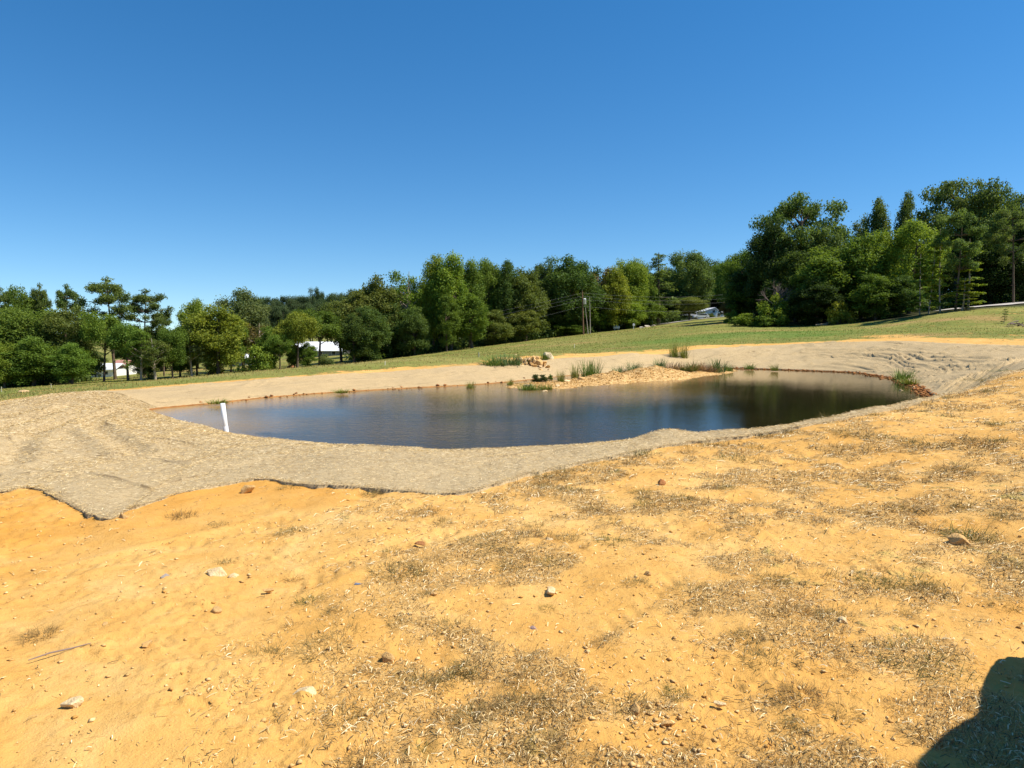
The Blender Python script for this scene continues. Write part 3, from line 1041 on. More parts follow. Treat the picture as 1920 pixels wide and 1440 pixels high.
GW = "dark trees deeper in the wood"
TREES = [
    # left group: pines standing above broadleaf trees
    ("pine", 6, 536, 62, 118, "pine", "pine with bare trunk at the left end of the tree row"),
    ("round", 56, 534, 66, 116, "mid", "full rounded green tree rising left of the two umbrella-topped pines"),
    ("pine", 88, 531, 40, 117, "pine", "slim pine squeezed between rounded tree and umbrella-topped pine"),
    ("pine", 121, 532, 54, 112, "pine", "umbrella-topped pine standing clear against the sky at far left"),
    ("edge", 18, 585, 100, 96, "mid", "broad leafy tree at far left, reaching down to the grass"),
    ("oak", 75, 572, 120, 98, "mid", "wide spreading green oak below the umbrella-topped pine"),
    ("oak", 128, 576, 100, 97, "olive", "olive oak with a few rusty leaves left of the white shed"),
    ("edge", 60, 628, 90, 90, "mid", "low leafy tree in front of the wide spreading oak"),
    ("edge", 132, 640, 66, 90, "mid", "low dark tree beside the white shed, foliage to the ground"),
    ("edge", 5, 640, 60, 88, "bright", "bright low tree at the very left edge of the tree row"),
    ("pine", 214, 519, 92, 108, "pine", "tallest pine of the left group, heavy ragged crown"),
    ("pine", 268, 541, 76, 110, "pine", "open pine with long right-hand branches and sky between"),
    ("pine", 306, 578, 50, 112, "pine", "lower pine with flat layered crown right of the open pine"),
    ("small", 192, 583, 62, 95, "bright", "bright green sweetgum right in front of the white shed"),
    ("small", 238, 605, 70, 95, "mid", "leafy tree with two bare trunks right of the white shed"),
    ("airy", 262, 612, 52, 93, "mid", "thin leafy tree with pale slender trunk below the open pine"),
    ("airy", 289, 622, 52, 93, "olive", "thin yellowing tree with pale trunk below the flat layered pine"),
    ("oak", 322, 609, 58, 96, "mid", "small rounded oak standing on the grass by the red dirt mound"),
    ("airy", 358, 600, 46, 98, "gray", "grey-green slender tree left of the dense yellow-green tree"),
    ("oak", 368, 558, 56, 104, "bright", "tall bright tree with clear sky on its left side"),
    ("edge", 408, 566, 92, 100, "yellow", "dense yellow-green tree behind the red dirt mound"),
    ("oak", 455, 541, 84, 118, "gray", "tall airy grey-green tree before the distant dark hill"),
    ("round", 432, 590, 60, 110, "mid", "mid-green tree tucked beside the dense yellow-green tree"),
    ("airy", 482, 592, 56, 112, "red", "rusty red-brown tree left of the yellow-green field tree"),
    ("shrub", 484, 628, 78, 99, "bright", "bushy bright tree on several stems at the field edge"),
    ("small", 524, 626, 48, 100, "mid", "small green tree with thin trunk left of the long white roof"),
    ("small", 556, 583, 72, 103, "yellow", "yellow-topped young tree in front of the long white roof"),
    ("small", 598, 578, 74, 112, "mid", "green tree whose trunk crosses the long white roof"),
    ("shrub", 612, 657, 36, 108, "gray", "small round bush in front of the long white roofed building"),
    ("small", 640, 562, 76, 122, "olive", "olive tree over the right end of the long white roof"),
    ("edge", 551, 638, 26, 106, "mid", "low leafy sapling before the left end of the long white roof"),
    ("edge", 577, 640, 30, 106, "mid", "low leafy sapling before the middle of the long white roof"),
    ("edge", 336, 628, 46, 101, "mid", "low tree filling the gap right of the small rounded oak"),
    ("edge", 276, 640, 44, 100, "dark", "low dark growth between the two thin pale trunks"),
    ("edge", 505, 610, 46, 106, "mid", "leafy tree right of the rusty red-brown tree"),
    # middle wood
    ("edge", 668, 540, 80, 122, "olive", "brownish olive tree at the left corner of the middle wood"),
    ("edge", 706, 511, 86, 124, "olive", "dark tall domed tree with brownish top left of the sparse top"),
    ("edge", 664, 584, 52, 114, "dark", "dark low tree with reddish trunk at the wood's left corner"),
    ("edge", 694, 572, 66, 116, "dark", "dark leafy understory tree at the wood's left corner"),
    ("edge", 735, 560, 74, 124, "dark", "dark green tree under the sparse pale-topped tree"),
    ("airy", 758, 484, 70, 126, "bright", "sparse pale-topped tree beside the tall bright poplar"),
    ("edge", 778, 572, 60, 121, "dark", "wide low tree with forked pale trunk at the wood edge"),
    ("tall", 812, 474, 56, 128, "bright", "left bright poplar spire, twin of the tallest poplar"),
    ("tall", 845, 468, 74, 127, "bright", "tallest bright yellow-green poplar in the middle wood"),
    ("tall", 880, 482, 60, 132, "mid", "green poplar right beside the tallest poplar"),
    ("tall", 838, 548, 50, 122, "mid", "light-leaved slim poplar standing in front of the tallest poplar"),
    ("tall", 885, 548, 66, 126, "mid", "bushy slim poplar at the wood edge left of the grey stems"),
    ("oak", 915, 482, 66, 140, "mid", "mid-green tree right of the poplars with bumpy top"),
    ("tall", 945, 481, 56, 140, "dark", "dark pointed poplar left of the olive oak"),
    ("edge", 925, 580, 74, 134, "olive", "lower olive tree above the row of grey stems"),
    ("edge", 985, 497, 82, 142, "olive", "olive oak left of the great dark rounded oak"),
    ("edge", 975, 570, 70, 139, "olive", "leafy yellow-olive tree at the foot of the great dark oak"),
    ("round", 1018, 492, 72, 152, "dark", "left half crown joined to the great dark oak"),
    ("round", 1068, 479, 122, 154, "dark", "great dark rounded oak behind the utility pole"),
    ("willow", 1062, 510, 62, 155, "mid", "drooping light green tree left of the utility pole"),
    ("willow", 1092, 526, 66, 157, "bright", "yellow-green drooping tree right behind the transformer"),
    ("edge", 1030, 565, 60, 152, "dark", "dark leafy tree under the great dark oak"),
    ("edge", 1060, 600, 60, 152, "mid", "low leafy growth left of the utility pole"),
    ("airy", 1124, 484, 56, 160, "red", "tree with dead pinkish-brown leaves right of the great oak"),
    ("edge", 1150, 496, 66, 158, "yellow", "yellow-tinged tree right of the dead brown leaves"),
    ("edge", 1124, 560, 62, 158, "mid", "reddish speckled tree right of the white pole trunk"),
    ("oak", 1176, 480, 74, 164, "bright", "fresh green rounded tree left of the pointed pine"),
    ("edge", 1172, 552, 70, 160, "bright", "light green tree above the white mailbox"),
    ("edge", 1205, 488, 60, 170, "mid", "green tree against the left side of the pointed pine"),
    ("conifer", 1234, 470, 104, 172, "pine", "pointed dark pine rising above the white car"),
    ("round", 1292, 470, 88, 186, "pine", "rounded dark pine crown left of the white house"),
    ("edge", 1208, 560, 70, 166, "mid", "leafy tree above the light boulders"),
    ("edge", 1262, 540, 70, 184, "dark", "dark tree between pointed pine and rounded pine"),
    ("oak", 1292, 556, 66, 178, "olive", "feathery olive tree standing left of the white house"),
    ("oak", 1330, 484, 66, 250, "dark", "dark tree rising directly behind the white house"),
    ("oak", 1358, 483, 60, 240, "mid", "green tree behind the white house, right of the dark one"),
    ("oak", 1388, 467, 78, 150, "mid", "blue-green rounded tree left of the big right-hand oaks"),
    ("shrub", 1331, 585, 26, 212, "olive", "small round bush against the white house wall"),
    ("oak", 1366, 562, 34, 130, "red", "small rusty-leaved tree right of the white house"),
    ("shrub", 1372, 578, 40, 115, "bright", "bright sapling bush at the left tip of the right-hand wood"),
    # right-hand wood
    ("edge", 1410, 510, 90, 124, "mid", "mid-green tree left of the grey dead tree"),
    ("edge", 1438, 405, 84, 116, "deep", "very dark tree on the left shoulder of the spreading oak"),
    ("spread", 1492, 353, 168, 120, "pine", "great spreading oak with open crown above the dark tree"),
    ("round", 1525, 428, 96, 117, "pine", "lower crown of oak right of the great spreading oak"),
    ("edge", 1490, 470, 110, 110, "dark", "dark dense tree below the great spreading oak"),
    ("dead", 1450, 486, 84, 105.5, "red", "bare pinkish dead tree in front of the dark wood"),
    ("shrub", 1452, 542, 76, 103, "bright", "bright green bush below the bare dead tree"),
    ("shrub", 1400, 580, 70, 105, "bright", "low light green shrub left of the bright bush"),
    ("shrub", 1440, 584, 70, 102, "mid", "low ragged shrub at the foot of the bright bush"),
    ("edge", 1545, 458, 120, 104, "mid", "wide sloping tree with bright top right of the dead tree"),
    ("edge", 1530, 520, 100, 101, "deep", "deep dark understory tree left of the yellowish bush"),
    ("shrub", 1573, 552, 56, 98, "yellow", "yellowish rounded bush at the edge of the right field"),
    ("airy", 1605, 402, 56, 128, "gray", "pale thin-crowned tree in the gap of the skyline"),
    ("edge", 1612, 432, 96, 103, "mid", "green tree just left of the bright domed tree"),
    ("tall", 1645, 366, 56, 124, "pine", "left of two narrow trees poking above the domed tree"),
    ("tall", 1690, 356, 44, 124, "pine", "right of two narrow trees poking above the domed tree"),
    ("round", 1700, 414, 128, 101, "bright", "bright green domed tree left of the slender saplings"),
    ("edge", 1640, 512, 90, 97, "mid", "leafy bush-like tree with layered boughs at field edge"),
    ("edge", 1685, 515, 80, 96, "dark", "dark leafy tree between layered boughs and saplings"),
    ("spread", 1785, 332, 160, 116, "pine", "tall spreading oak with lacy crown at the top right"),
    ("round", 1856, 348, 110, 112, "pine", "dark oak beside the lacy oak at the top right"),
    ("edge", 1910, 358, 110, 110, "deep", "dark tree at the right edge of the wood"),
    ("edge", 1850, 440, 110, 104, "deep", "deep dark tree behind the thin bare trunks"),
    ("edge", 1925, 450, 100, 102, "deep", "dark tree over the road at the right edge"),
    ("sapling", 1722, 470, 44, 91, "mid", "leftmost slender leafy sapling at the field edge"),
    ("sapling", 1738, 440, 44, 90, "bright", "slender light-leaved sapling second from the left"),
    ("sapling", 1760, 425, 54, 89, "bright", "tall slender sapling with pale trunk left of the tufted pine"),
    ("pine", 1788, 390, 74, 87.5, "pine", "thin-trunked pine with a tufted top among the saplings"),
    ("sapling", 1812, 445, 66, 88, "bright", "light green sapling with fanned boughs right of tufted pine"),
    ("sapling", 1800, 520, 60, 86.5, "yellow", "short sapling with yellow-green boughs beside tufted pine"),
    ("pine", 1896, 380, 70, 98, "pine", "pine with bare pale trunk near the right edge"),
    ("sapling", 1880, 577, 16, 72, "mid", "small lone sapling in the grass near the right edge"),
]
for t in TREES:
    t = list(t)
    if t[1] < 700 and t[0] not in ("pine", "shrub"):
        t[3] *= 1.16
    tree(*t)
# deeper rows of the wood, seen only between the trees in front
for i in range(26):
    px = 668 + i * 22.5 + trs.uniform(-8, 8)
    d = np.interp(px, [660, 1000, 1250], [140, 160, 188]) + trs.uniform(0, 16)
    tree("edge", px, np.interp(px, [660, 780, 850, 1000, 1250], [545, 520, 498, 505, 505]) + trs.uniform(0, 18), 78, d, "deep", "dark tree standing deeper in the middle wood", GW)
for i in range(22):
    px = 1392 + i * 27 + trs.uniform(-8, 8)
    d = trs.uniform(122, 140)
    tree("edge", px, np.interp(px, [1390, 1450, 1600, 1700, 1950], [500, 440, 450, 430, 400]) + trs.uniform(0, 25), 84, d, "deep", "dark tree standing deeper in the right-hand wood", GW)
for i in range(12):
    px = -20 + i * 22 + trs.uniform(-8, 8)
    if 165 < px < 235:
        continue
    tree("edge", px, 625 + trs.uniform(0, 20), 70, 112, "dark", "dark tree behind the row of left-hand trees", GW)
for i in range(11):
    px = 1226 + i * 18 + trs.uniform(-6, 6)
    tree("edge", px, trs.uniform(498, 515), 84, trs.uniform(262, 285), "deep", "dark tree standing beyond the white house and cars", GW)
for i in range(16):
    px = 238 + i * 15 + trs.uniform(-5, 5)
    if 425 < px < 465:
        continue
    tree("edge", px, 612 + trs.uniform(0, 25), 52, trs.uniform(150, 172), "dark", "dark tree across the meadow behind the left-hand trees", GW)
# wooded hill in the distance
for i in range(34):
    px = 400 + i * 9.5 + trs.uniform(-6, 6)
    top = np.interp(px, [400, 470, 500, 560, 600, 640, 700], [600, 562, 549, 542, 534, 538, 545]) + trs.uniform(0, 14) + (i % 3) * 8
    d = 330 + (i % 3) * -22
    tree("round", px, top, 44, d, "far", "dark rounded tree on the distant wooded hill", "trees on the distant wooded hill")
# pair of pale leaning stems by the pole
for k, (px0, top, d, lean) in enumerate([(1107, 556, 145, -0.05), (1103, 575, 145.5, -0.11)]):
    p = D(px0, 627, d)
    z = float(terrain(p[:1], p[1:2])[0])
    tb = Tubes(6)
    h = D(px0, top, d)[2] - z
    tb.add(wiggle(np.random.RandomState(k), (0, 0, -0.3), (lean * h, 0, h), 8, 0.05), np.linspace(0.10, 0.045, 8))
    m = tb.mesh("bare_trunk")
    tag(obj("bare_trunk", m, simple_mat("white_bark", (0.40, 0.35, 0.28), 0.85, 0.2, 3.0), None, (p[0], p[1], z)),
        ("taller pale leaning bare trunk right of the utility pole", "shorter pale leaning bare trunk right of the utility pole")[k], "tree trunk")

# undergrowth closing the foot of the woods: nobody could count it
us = np.random.RandomState(3)
uc, ur = [], []
for px0, px1, n, off in ((655, 1160, 230, (2, 22)), (1150, 1290, 40, (4, 24)), (1385, 1990, 260, (3, 24)), (-60, 160, 60, (5, 18))):
    px = us.uniform(px0, px1, n)
    dd = np.interp((px - 960) / F, [math.tan(a) for a in tl_az], tl_r) + us.uniform(off[0], off[1], n) * 1.0
    for a, d in zip(px, dd):
        p = D(a, 650, d)
        uc.append([p[0], p[1], 0])
        ur.append(us.uniform(0.9, 2.3))
uc = np.array(uc)
uc[:, 2] = terrain(uc[:, 0], uc[:, 1]) + np.array(ur) * 0.35
v, f, tn = blobs(us, uc, ur, 34, 0.5, 0.8)
um = make_mesh("undergrowth", v, f)
attr(um, "tone", tn)
uo = tag(obj("undergrowth", um, M_LEAF), "dark leafy undergrowth closing the foot of the woods", "undergrowth", kind="stuff")
uo.color = (0.085, 0.135, 0.035, 1)

# ---------------------------------------------------------------- small-scale helpers
_hd = np.exp(np.linspace(math.log(2.0), math.log(320), 1500))


def hit(px, py, dmin=2.0, dmax=320.0):
    """Where the sight line of the photograph meets the ground."""
    dr = ray(px, py)
    d = _hd[(_hd >= dmin) & (_hd <= dmax)]
    x, z = dr[0] / dr[1] * d, CZ + dr[2] / dr[1] * d
    g = terrain(x, d)
    under = np.nonzero(g >= z)[0]
    i = under[0] if len(under) else len(d) - 1
    return np.array([x[i], d[i], g[i]])


hit_ = lambda a, b_: hit(a, b_, 2, 14)


def blade_material(name, rough=0.7, trans=0.2):
    return leaf_material(name, rough, trans)


M_BLADE = blade_material("grass_blades")


def straw_material():
    m, nt, out = newmat("straw")
    b = NB(nt)
    col = b.ramp(b.attr("tone"), [(0.0, (0.10, 0.062, 0.026)), (0.35, (0.32, 0.20, 0.072)), (0.7, (0.66, 0.465, 0.19)), (1.0, (0.88, 0.73, 0.45))])
    p = b.principled(col, 0.75, None, 0.25)
    nt.links.new(p.outputs[0], out.inputs[0])
    return m


M_STRAW = straw_material()


def field_material():
    m, nt, out = newmat("field_grass")
    b = NB(nt)
    col = b.mix(b.attr("dry"), (0.175, 0.215, 0.042), (0.34, 0.265, 0.095))
    col = b.mix(b.attr("lush"), col, (0.105, 0.205, 0.030))
    col = b.mix(b.attr("tone"), b.mix(1.0, col, (0.62, 0.66, 0.6), 'MULTIPLY'), b.mix(1.0, col, (1.35, 1.28, 1.1), 'MULTIPLY'))
    p = b.principled(col, 0.7, None, 0.1)
    t = b.n("ShaderNodeBsdfTranslucent")
    nt.links.new(col, t.inputs[0])
    mx = b.n("ShaderNodeMixShader")
    mx.inputs[0].default_value = 0.35
    nt.links.new(p.outputs[0], mx.inputs[1])
    nt.links.new(t.outputs[0], mx.inputs[2])
    nt.links.new(mx.outputs[0], out.inputs[0])
    return m


M_FIELD = field_material()


def ribbons(rs, base, head, lean, length, width, seg=3, droop=0.5):
    """Curved tapering blades: base (n,3), head angle, lean from vertical (radians)."""
    n = len(base)
    t = np.linspace(0, 1, seg + 1)
    h = np.stack([np.cos(head), np.sin(head)], 1)
    side = np.stack([-h[:, 1], h[:, 0], np.zeros(n)], 1)
    th = lean[:, None] + droop * t[None, :] ** 1.5 * rs.uniform(0.4, 1.4, n)[:, None]
    ds = length[:, None] / seg
    r = np.concatenate([np.zeros((n, 1)), np.cumsum(np.sin(th[:, 1:]) * ds, 1)], 1)
    zz = np.concatenate([np.zeros((n, 1)), np.cumsum(np.cos(th[:, 1:]) * ds, 1)], 1)
    c = np.zeros((n, seg + 1, 3))
    c[..., 0] = base[:, None, 0] + r * h[:, None, 0]
    c[..., 1] = base[:, None, 1] + r * h[:, None, 1]
    c[..., 2] = base[:, None, 2] + np.maximum(zz, -0.01)
    w = width[:, None] * (1 - 0.9 * t[None, :] ** 1.3) * 0.5
    a = c + side[:, None, :] * w[..., None]
    b_ = c - side[:, None, :] * w[..., None]
    v = np.stack([a, b_], 2)
    ix = np.arange(n * (seg + 1) * 2).reshape(n, seg + 1, 2)
    f = np.stack([ix[:, :-1, 0], ix[:, :-1, 1], ix[:, 1:, 1], ix[:, 1:, 0]], -1).reshape(-1, 4)
    return v.reshape(-1, 3), f


def tuft_mesh(seed, n, rad, h, w, lean, tone_mu, droop=0.6):
    rs = np.random.RandomState(seed)
    a = rs.uniform(0, 2 * np.pi, n)
    q = rad * rs.uniform(0, 1, n) ** 0.7
    base = np.stack([np.cos(a) * q, np.sin(a) * q, np.full(n, -0.01)], 1)
    L = h * rs.uniform(0.4, 1.15, n)
    v, f = ribbons(rs, base, a + rs.normal(0, 0.9, n), np.abs(rs.normal(lean, 0.35, n)), L, w * rs.uniform(0.6, 1.3, n), 3, droop)
    m = make_mesh("grass_tuft", v, f)
    attr(m, "tone", np.repeat(np.clip(rs.normal(tone_mu, 0.28, n), 0, 1), 8))
    return m


TUFTS = [tuft_mesh(k, 200, 0.21, 0.17, 0.0048, 0.92, 0.42, 0.75) for k in range(7)]
REEDS = [tuft_mesh(50 + k, 150, 0.38, 1.0, 0.030, 0.13, 0.5, 0.4) for k in range(4)]
for m in TUFTS + REEDS:
    m.materials.append(M_BLADE)


def rock_mesh(seed, flat=0.6):
    rs = np.random.RandomState(seed)
    bm = bmesh.new()
    for i in range(13):
        d = rs.normal(0, 1, 3)
        d /= np.linalg.norm(d)
        d = np.sign(d) * np.abs(d) ** 0.8 * rs.uniform(0.72, 1.0)
        bm.verts.new((d[0] * 0.5, d[1] * 0.38, d[2] * 0.5 * flat))
    r = bmesh.ops.convex_hull(bm, input=bm.verts[:])
    junk = [g for g in r["geom_interior"] if isinstance(g, bmesh.types.BMVert)]
    bmesh.ops.delete(bm, geom=junk, context='VERTS')
    bmesh.ops.bevel(bm, geom=bm.edges[:], offset=0.022, segments=1, affect='EDGES', profile=0.5)
    bmesh.ops.triangulate(bm, faces=[f for f in bm.faces if len(f.verts) > 4])
    m = bpy.data.meshes.new("rock")
    bm.to_mesh(m)
    bm.free()
    return m


def rock_material():
    m, nt, out = newmat("sandstone")
    b = NB(nt)
    tint = b.n("ShaderNodeObjectInfo").outputs["Color"]
    tc = b.n("ShaderNodeTexCoord").outputs["Object"]
    n1 = b.noise(tc, 3.0, 6, 0.65)
    n2 = b.noise(tc, 14, 4, 0.6)
    col = b.mix(b.ramp(n1, [(0.35, 0.0), (0.65, 1.0)]), b.mix(1.0, tint, (0.85, 0.78, 0.66), 'MULTIPLY'), tint)
    col = b.mix(b.ramp(n2, [(0.34, 0.4), (0.44, 0.0)]), col, (0.50, 0.29, 0.10))
    p = b.principled(col, 0.9, b.bump(b.math('ADD', n1, b.math('MULTIPLY', n2, 0.5)), 0.5, 0.05), 0.15)
    nt.links.new(p.outputs[0], out.inputs[0])
    return m


M_ROCK = rock_material()
ROCKS = [rock_mesh(k, 0.42 + 0.07 * k) for k in range(8)]
for m in ROCKS:
    m.materials.append(M_ROCK)
drs = random.Random(11)


def place(name, mesh, p, size, label, cat, group=None, color=None, rot=None, sink=0.0, szr=1.0):
    o = obj(name, mesh, None, None, (p[0], p[1], p[2] - sink))
    o.scale = (size, size, size * szr)
    o.rotation_euler = rot or (0, 0, drs.uniform(0, 6.28))
    if color:
        o.color = (*color, 1)
    return tag(o, label, cat, group)


# ---------------------------------------------------------------- rocks lying on the clay
TAN, PALE, GREY, REDB, PINK = (0.64, 0.40, 0.16), (0.76, 0.58, 0.33), (0.34, 0.31, 0.29), (0.36, 0.16, 0.06), (0.44, 0.30, 0.26)
SINGLE = [
    (232, 976, 26, TAN, "flat tan rock at the pointed corner of the straw blanket"), (408, 1084, 38, PALE, "pale angular rock with dark left face beside a clod row"),
    (437, 1084, 24, PALE, "thin flat stone just right of the pale angular rock"), (311, 1087, 20, GREY, "grey stone chip left of the pale angular rock"),
    (335, 1104, 20, GREY, "bluish grey stone fragment below the grey chip"), (468, 922, 30, TAN, "tan slab under the peak of the blanket's edge"),
    (504, 1110, 20, TAN, "small tan stone right of the flat stone"), (728, 1238, 26, TAN, "upright tan rock among dry grass near the bottom centre"),
    (138, 1322, 42, PALE, "long pale slab half buried at the bottom left"), (572, 1304, 44, PALE, "pale elongated slab half buried at bottom centre left"),
    (407, 1148, 26, TAN, "tan flat stone flush with the bare clay"), (1030, 1113, 36, PALE, "curved pale rock surrounded by straw in the middle"),
    (1195, 1336, 32, TAN, "block of tan rock near the bottom, straw to its left"), (1252, 1362, 26, TAN, "broken clay lump right of the tan block"),
    (1000, 1183, 18, PINK, "pinkish stone amid straw below the curved pale rock"), (787, 1021, 20, REDB, "dark red stone on clay left of the centre tufts"),
    (1797, 1021, 46, TAN, "large tan rock under a green tuft at right"), (1030, 1013, 18, PALE, "small white stone between two tufts in the middle"),
    (1240, 907, 20, REDB, "little reddish stone standing up near the blanket"), (812, 1120, 22, TAN, "tan stone disc on clay left of the middle straw"),
    (1437, 1110, 20, TAN, "rounded pebble-like stone in right-hand straw"), (1580, 1168, 24, PALE, "pale stone behind the large green tuft"),
    (195, 1175, 20, TAN, "small tan stone on the left-hand clay slope"), (276, 1210, 22, TAN, "tan stone lying near the thin brown stick"),
    (1350, 1322, 24, PALE, "whitish slab fragment near the bottom right"), (1215, 1080, 14, TAN, "tiny tan stone in the densest straw"),
    (1000, 998, 15, TAN, "tiny tan stone above the middle tufts"), (550, 1330, 18, TAN, "small stone below the elongated slab"),
]
for px, py, w, c, lab in SINGLE:
    p = hit(px, py, 2, 14)
    d = p[1]
    place("rock", ROCKS[drs.randrange(8)], p, 1.25 * w * d / F, lab, "rock", "rocks lying on the orange clay", c, None, -0.10 * w * d / F)
p = hit(672, 1099, 2, 14)
bm = bmesh.new()
for i, (a, b_) in enumerate([(-0.035, -0.008), (0.0, -0.014), (0.036, -0.004), (0.03, 0.012), (0.004, 0.016), (-0.03, 0.01)]):
    bm.verts.new((a, b_, 0.012 + 0.006 * (i % 3)))
f0 = bm.faces.new(bm.verts)
r = bmesh.ops.extrude_face_region(bm, geom=[f0])
bmesh.ops.translate(bm, verts=[g for g in r["geom"] if isinstance(g, bmesh.types.BMVert)], vec=(0, 0, -0.006))
m = bpy.data.meshes.new("plastic_scrap")
bm.to_mesh(m)
bm.free()
tag(obj("plastic_scrap", m, simple_mat("blue_plastic", (0.15, 0.19, 0.26), 0.6, 0.1), None, tuple(p)), "scrap of blue plastic lying on bare clay left of the straw", "litter").scale = (0.75, 0.75, 0.75)
tb = Tubes(6)
tb.add([(-0.13, 0, 0.008), (-0.04, 0.010, 0.012), (0.05, 0.002, 0.010), (0.14, 0.014, 0.006)], [0.0025, 0.004, 0.004, 0.002])
p = hit(112, 1226, 2, 14)
o = tag(obj("stick", tb.mesh("stick"), M_DEAD, None, tuple(p)), "thin brown stick on the clay at the bottom left", "stick")
o.rotation_euler = (0, 0, 0.75)

# pebbles and crumbs: nobody could count them
prs = np.random.RandomState(21)
n = 6000
r_ = np.exp(prs.uniform(math.log(2.3), math.log(13), n))
a_ = prs.uniform(-0.66, 0.66, n)
x, y = np.sin(a_) * r_, np.cos(a_) * r_
ok = signed_dist(x, y, R_OUT) > 0.1
x, y = x[ok], y[ok]
# sample the built ground so that litter rests on the clods
from mathutils.bvhtree import BVHTree
_sel = (RR[:-1, :-1] < 60) & (np.abs(AZ[:-1, :-1]) < 0.7)
_bf = np.stack([idx[:-1, :-1], idx[:-1, 1:], idx[1:, 1:], idx[1:, :-1]], -1)[_sel]
_gv = np.stack([GX, GY, GZ], -1).reshape(-1, 3)


def gz(x, y):
    """Height of the built ground sheet (bilinear in the polar grid)."""
    aa, r2 = np.arctan2(x, y), np.log(np.hypot(x, y))
    j = np.clip(np.searchsorted(az, aa) - 1, 0, nA - 2)
    lr = np.log(rr)
    i = np.clip(np.searchsorted(lr, r2) - 1, 0, nR - 2)
    ta = (aa - az[j]) / (az[j + 1] - az[j])
    ti = (r2 - lr[i]) / (lr[i + 1] - lr[i])
    return (GZ[i, j] * (1 - ta) + GZ[i, j + 1] * ta) * (1 - ti) + (GZ[i + 1, j] * (1 - ta) + GZ[i + 1, j + 1] * ta) * ti


oct_v = np.array([(1, 0, 0), (0, 1, 0), (-1, 0, 0), (0, -1, 0), (0, 0, 0.7), (0, 0, -0.7)])
oct_f = np.array([(0, 1, 4), (1, 2, 4), (2, 3, 4), (3, 0, 4), (1, 0, 5), (2, 1, 5), (3, 2, 5), (0, 3, 5)])


def pebbles(name, x, y, z, s, mat, label, cat, seed):
    rs = np.random.RandomState(seed)
    n = len(x)
    v = oct_v[None] * rs.uniform(0.6, 1.3, (n, 6, 1)) * s[:, None, None] * np.array([1, 0.75, 0.6])
    a = rs.uniform(0, 6.28, n)
    ca, sa = np.cos(a)[:, None], np.sin(a)[:, None]
    q = v.copy()
    q[..., 0] = v[..., 0] * ca - v[..., 1] * sa
    q[..., 1] = v[..., 0] * sa + v[..., 1] * ca
    q += np.stack([x, y, z + s * 0.25], 1)[:, None]
    f = (oct_f[None] + (np.arange(n) * 6)[:, None, None]).reshape(-1, 3)
    m = make_mesh(name, q.reshape(-1, 3), f)
    attr(m, "tone", np.repeat(rs.uniform(0, 1, n), 6))
    return tag(obj(name, m, mat), label, cat, kind="stuff")


def pebble_material(name, a, b3):
    m, nt, out = newmat(name)
    b = NB(nt)
    p = b.principled(b.mix(b.attr("tone"), a, b3), 0.95, None, 0.1)
    nt.links.new(p.outputs[0], out.inputs[0])
    return m


M_PEB = pebble_material("clay_crumbs", (0.50, 0.25, 0.06), (0.76, 0.54, 0.25))
s = 0.0025 + 0.018 * prs.uniform(0, 1, len(x)) ** 6
for cx, cy, nn, rr_ in ((1235, 1350, 90, 0.22), (1200, 1385, 50, 0.18), (470, 1080, 26, 0.14), (1290, 1400, 50, 0.2), (30, 1010, 120, 0.7), (330, 1110, 24, 0.2), (60, 1330, 40, 0.3)):
    c = hit_(cx, cy)
    x = np.r_[x, c[0] + prs.normal(0, rr_, nn)]
    y = np.r_[y, c[1] + prs.normal(0, rr_ * 0.8, nn)]
    s = np.r_[s, 0.004 + 0.017 * prs.uniform(0, 1, nn) ** 3]
pebbles("pebbles", x, y, gz(x, y), s, M_PEB, "small clay crumbs and pebbles strewn over the orange ground", "pebbles", 4)

# ---------------------------------------------------------------- straw litter and dry grass on the clay
srs = np.random.RandomState(31)


def scatter(n, r0, r1, a0=-0.66, a1=0.66):
    r = np.exp(srs.uniform(math.log(r0), math.log(r1), n))
    a = srs.uniform(a0, a1, n)
    x, y = np.sin(a) * r, np.cos(a) * r
    keep = (srs.uniform(0, 1, n) < patchiness(x, y)) & (signed_dist(x, y, R_OUT) > 0.03)
    keep &= ~((y > 23) & (x < 12))
    return x[keep], y[keep]


x, y = scatter(230000, 2.3, 22)
_k = srs.uniform(0, 1, len(x)) < smooth(-0.3, 1.0, np.log(np.hypot(x, y) / 2.3)) * 0.75 + 0.25
x, y = x[_k], y[_k]
n = len(x)
r = np.hypot(x, y)
L = (0.010 + 0.046 * srs.uniform(0, 1, n) ** 2.2) * np.clip(r / 5, 0.8, 1.6) * (1 + 0.02 * r)
Wd = srs.uniform(0.0012, 0.0034, n) * np.clip(r / 4.5, 1, 3.2)
h = srs.uniform(0, 2 * np.pi, n)
tilt = np.abs(srs.normal(0, 0.16, n))
dx, dy = np.cos(h) * L * 0.5, np.sin(h) * L * 0.5
z = gz(x, y) + 0.006 + tilt * L * 0.3
nx, ny = -np.sin(h) * Wd * 0.5, np.cos(h) * Wd * 0.5
bow = srs.uniform(0, 0.010, n)
v = np.stack([np.stack([x - dx - nx, y - dy - ny, z - tilt * L * 0.5], 1), np.stack([x - dx + nx, y - dy + ny, z - tilt * L * 0.5 + Wd * .5], 1),
              np.stack([x + nx * 1.2, y + ny * 1.2, z + bow + Wd * .5], 1), np.stack([x - nx * 1.2, y - ny * 1.2, z + bow], 1),
              np.stack([x + dx + nx, y + dy + ny, z + tilt * L * 0.5 + Wd * .5], 1), np.stack([x + dx - nx, y + dy - ny, z + tilt * L * 0.5], 1)], 1)
ix = np.arange(n * 6).reshape(n, 6)
f = np.concatenate([ix[:, [0, 1, 2, 3]], ix[:, [3, 2, 4, 5]]])
sm = make_mesh("straw", v.reshape(-1, 3), f)
tone = np.clip(srs.normal(0.52, 0.30, n), 0, 1)
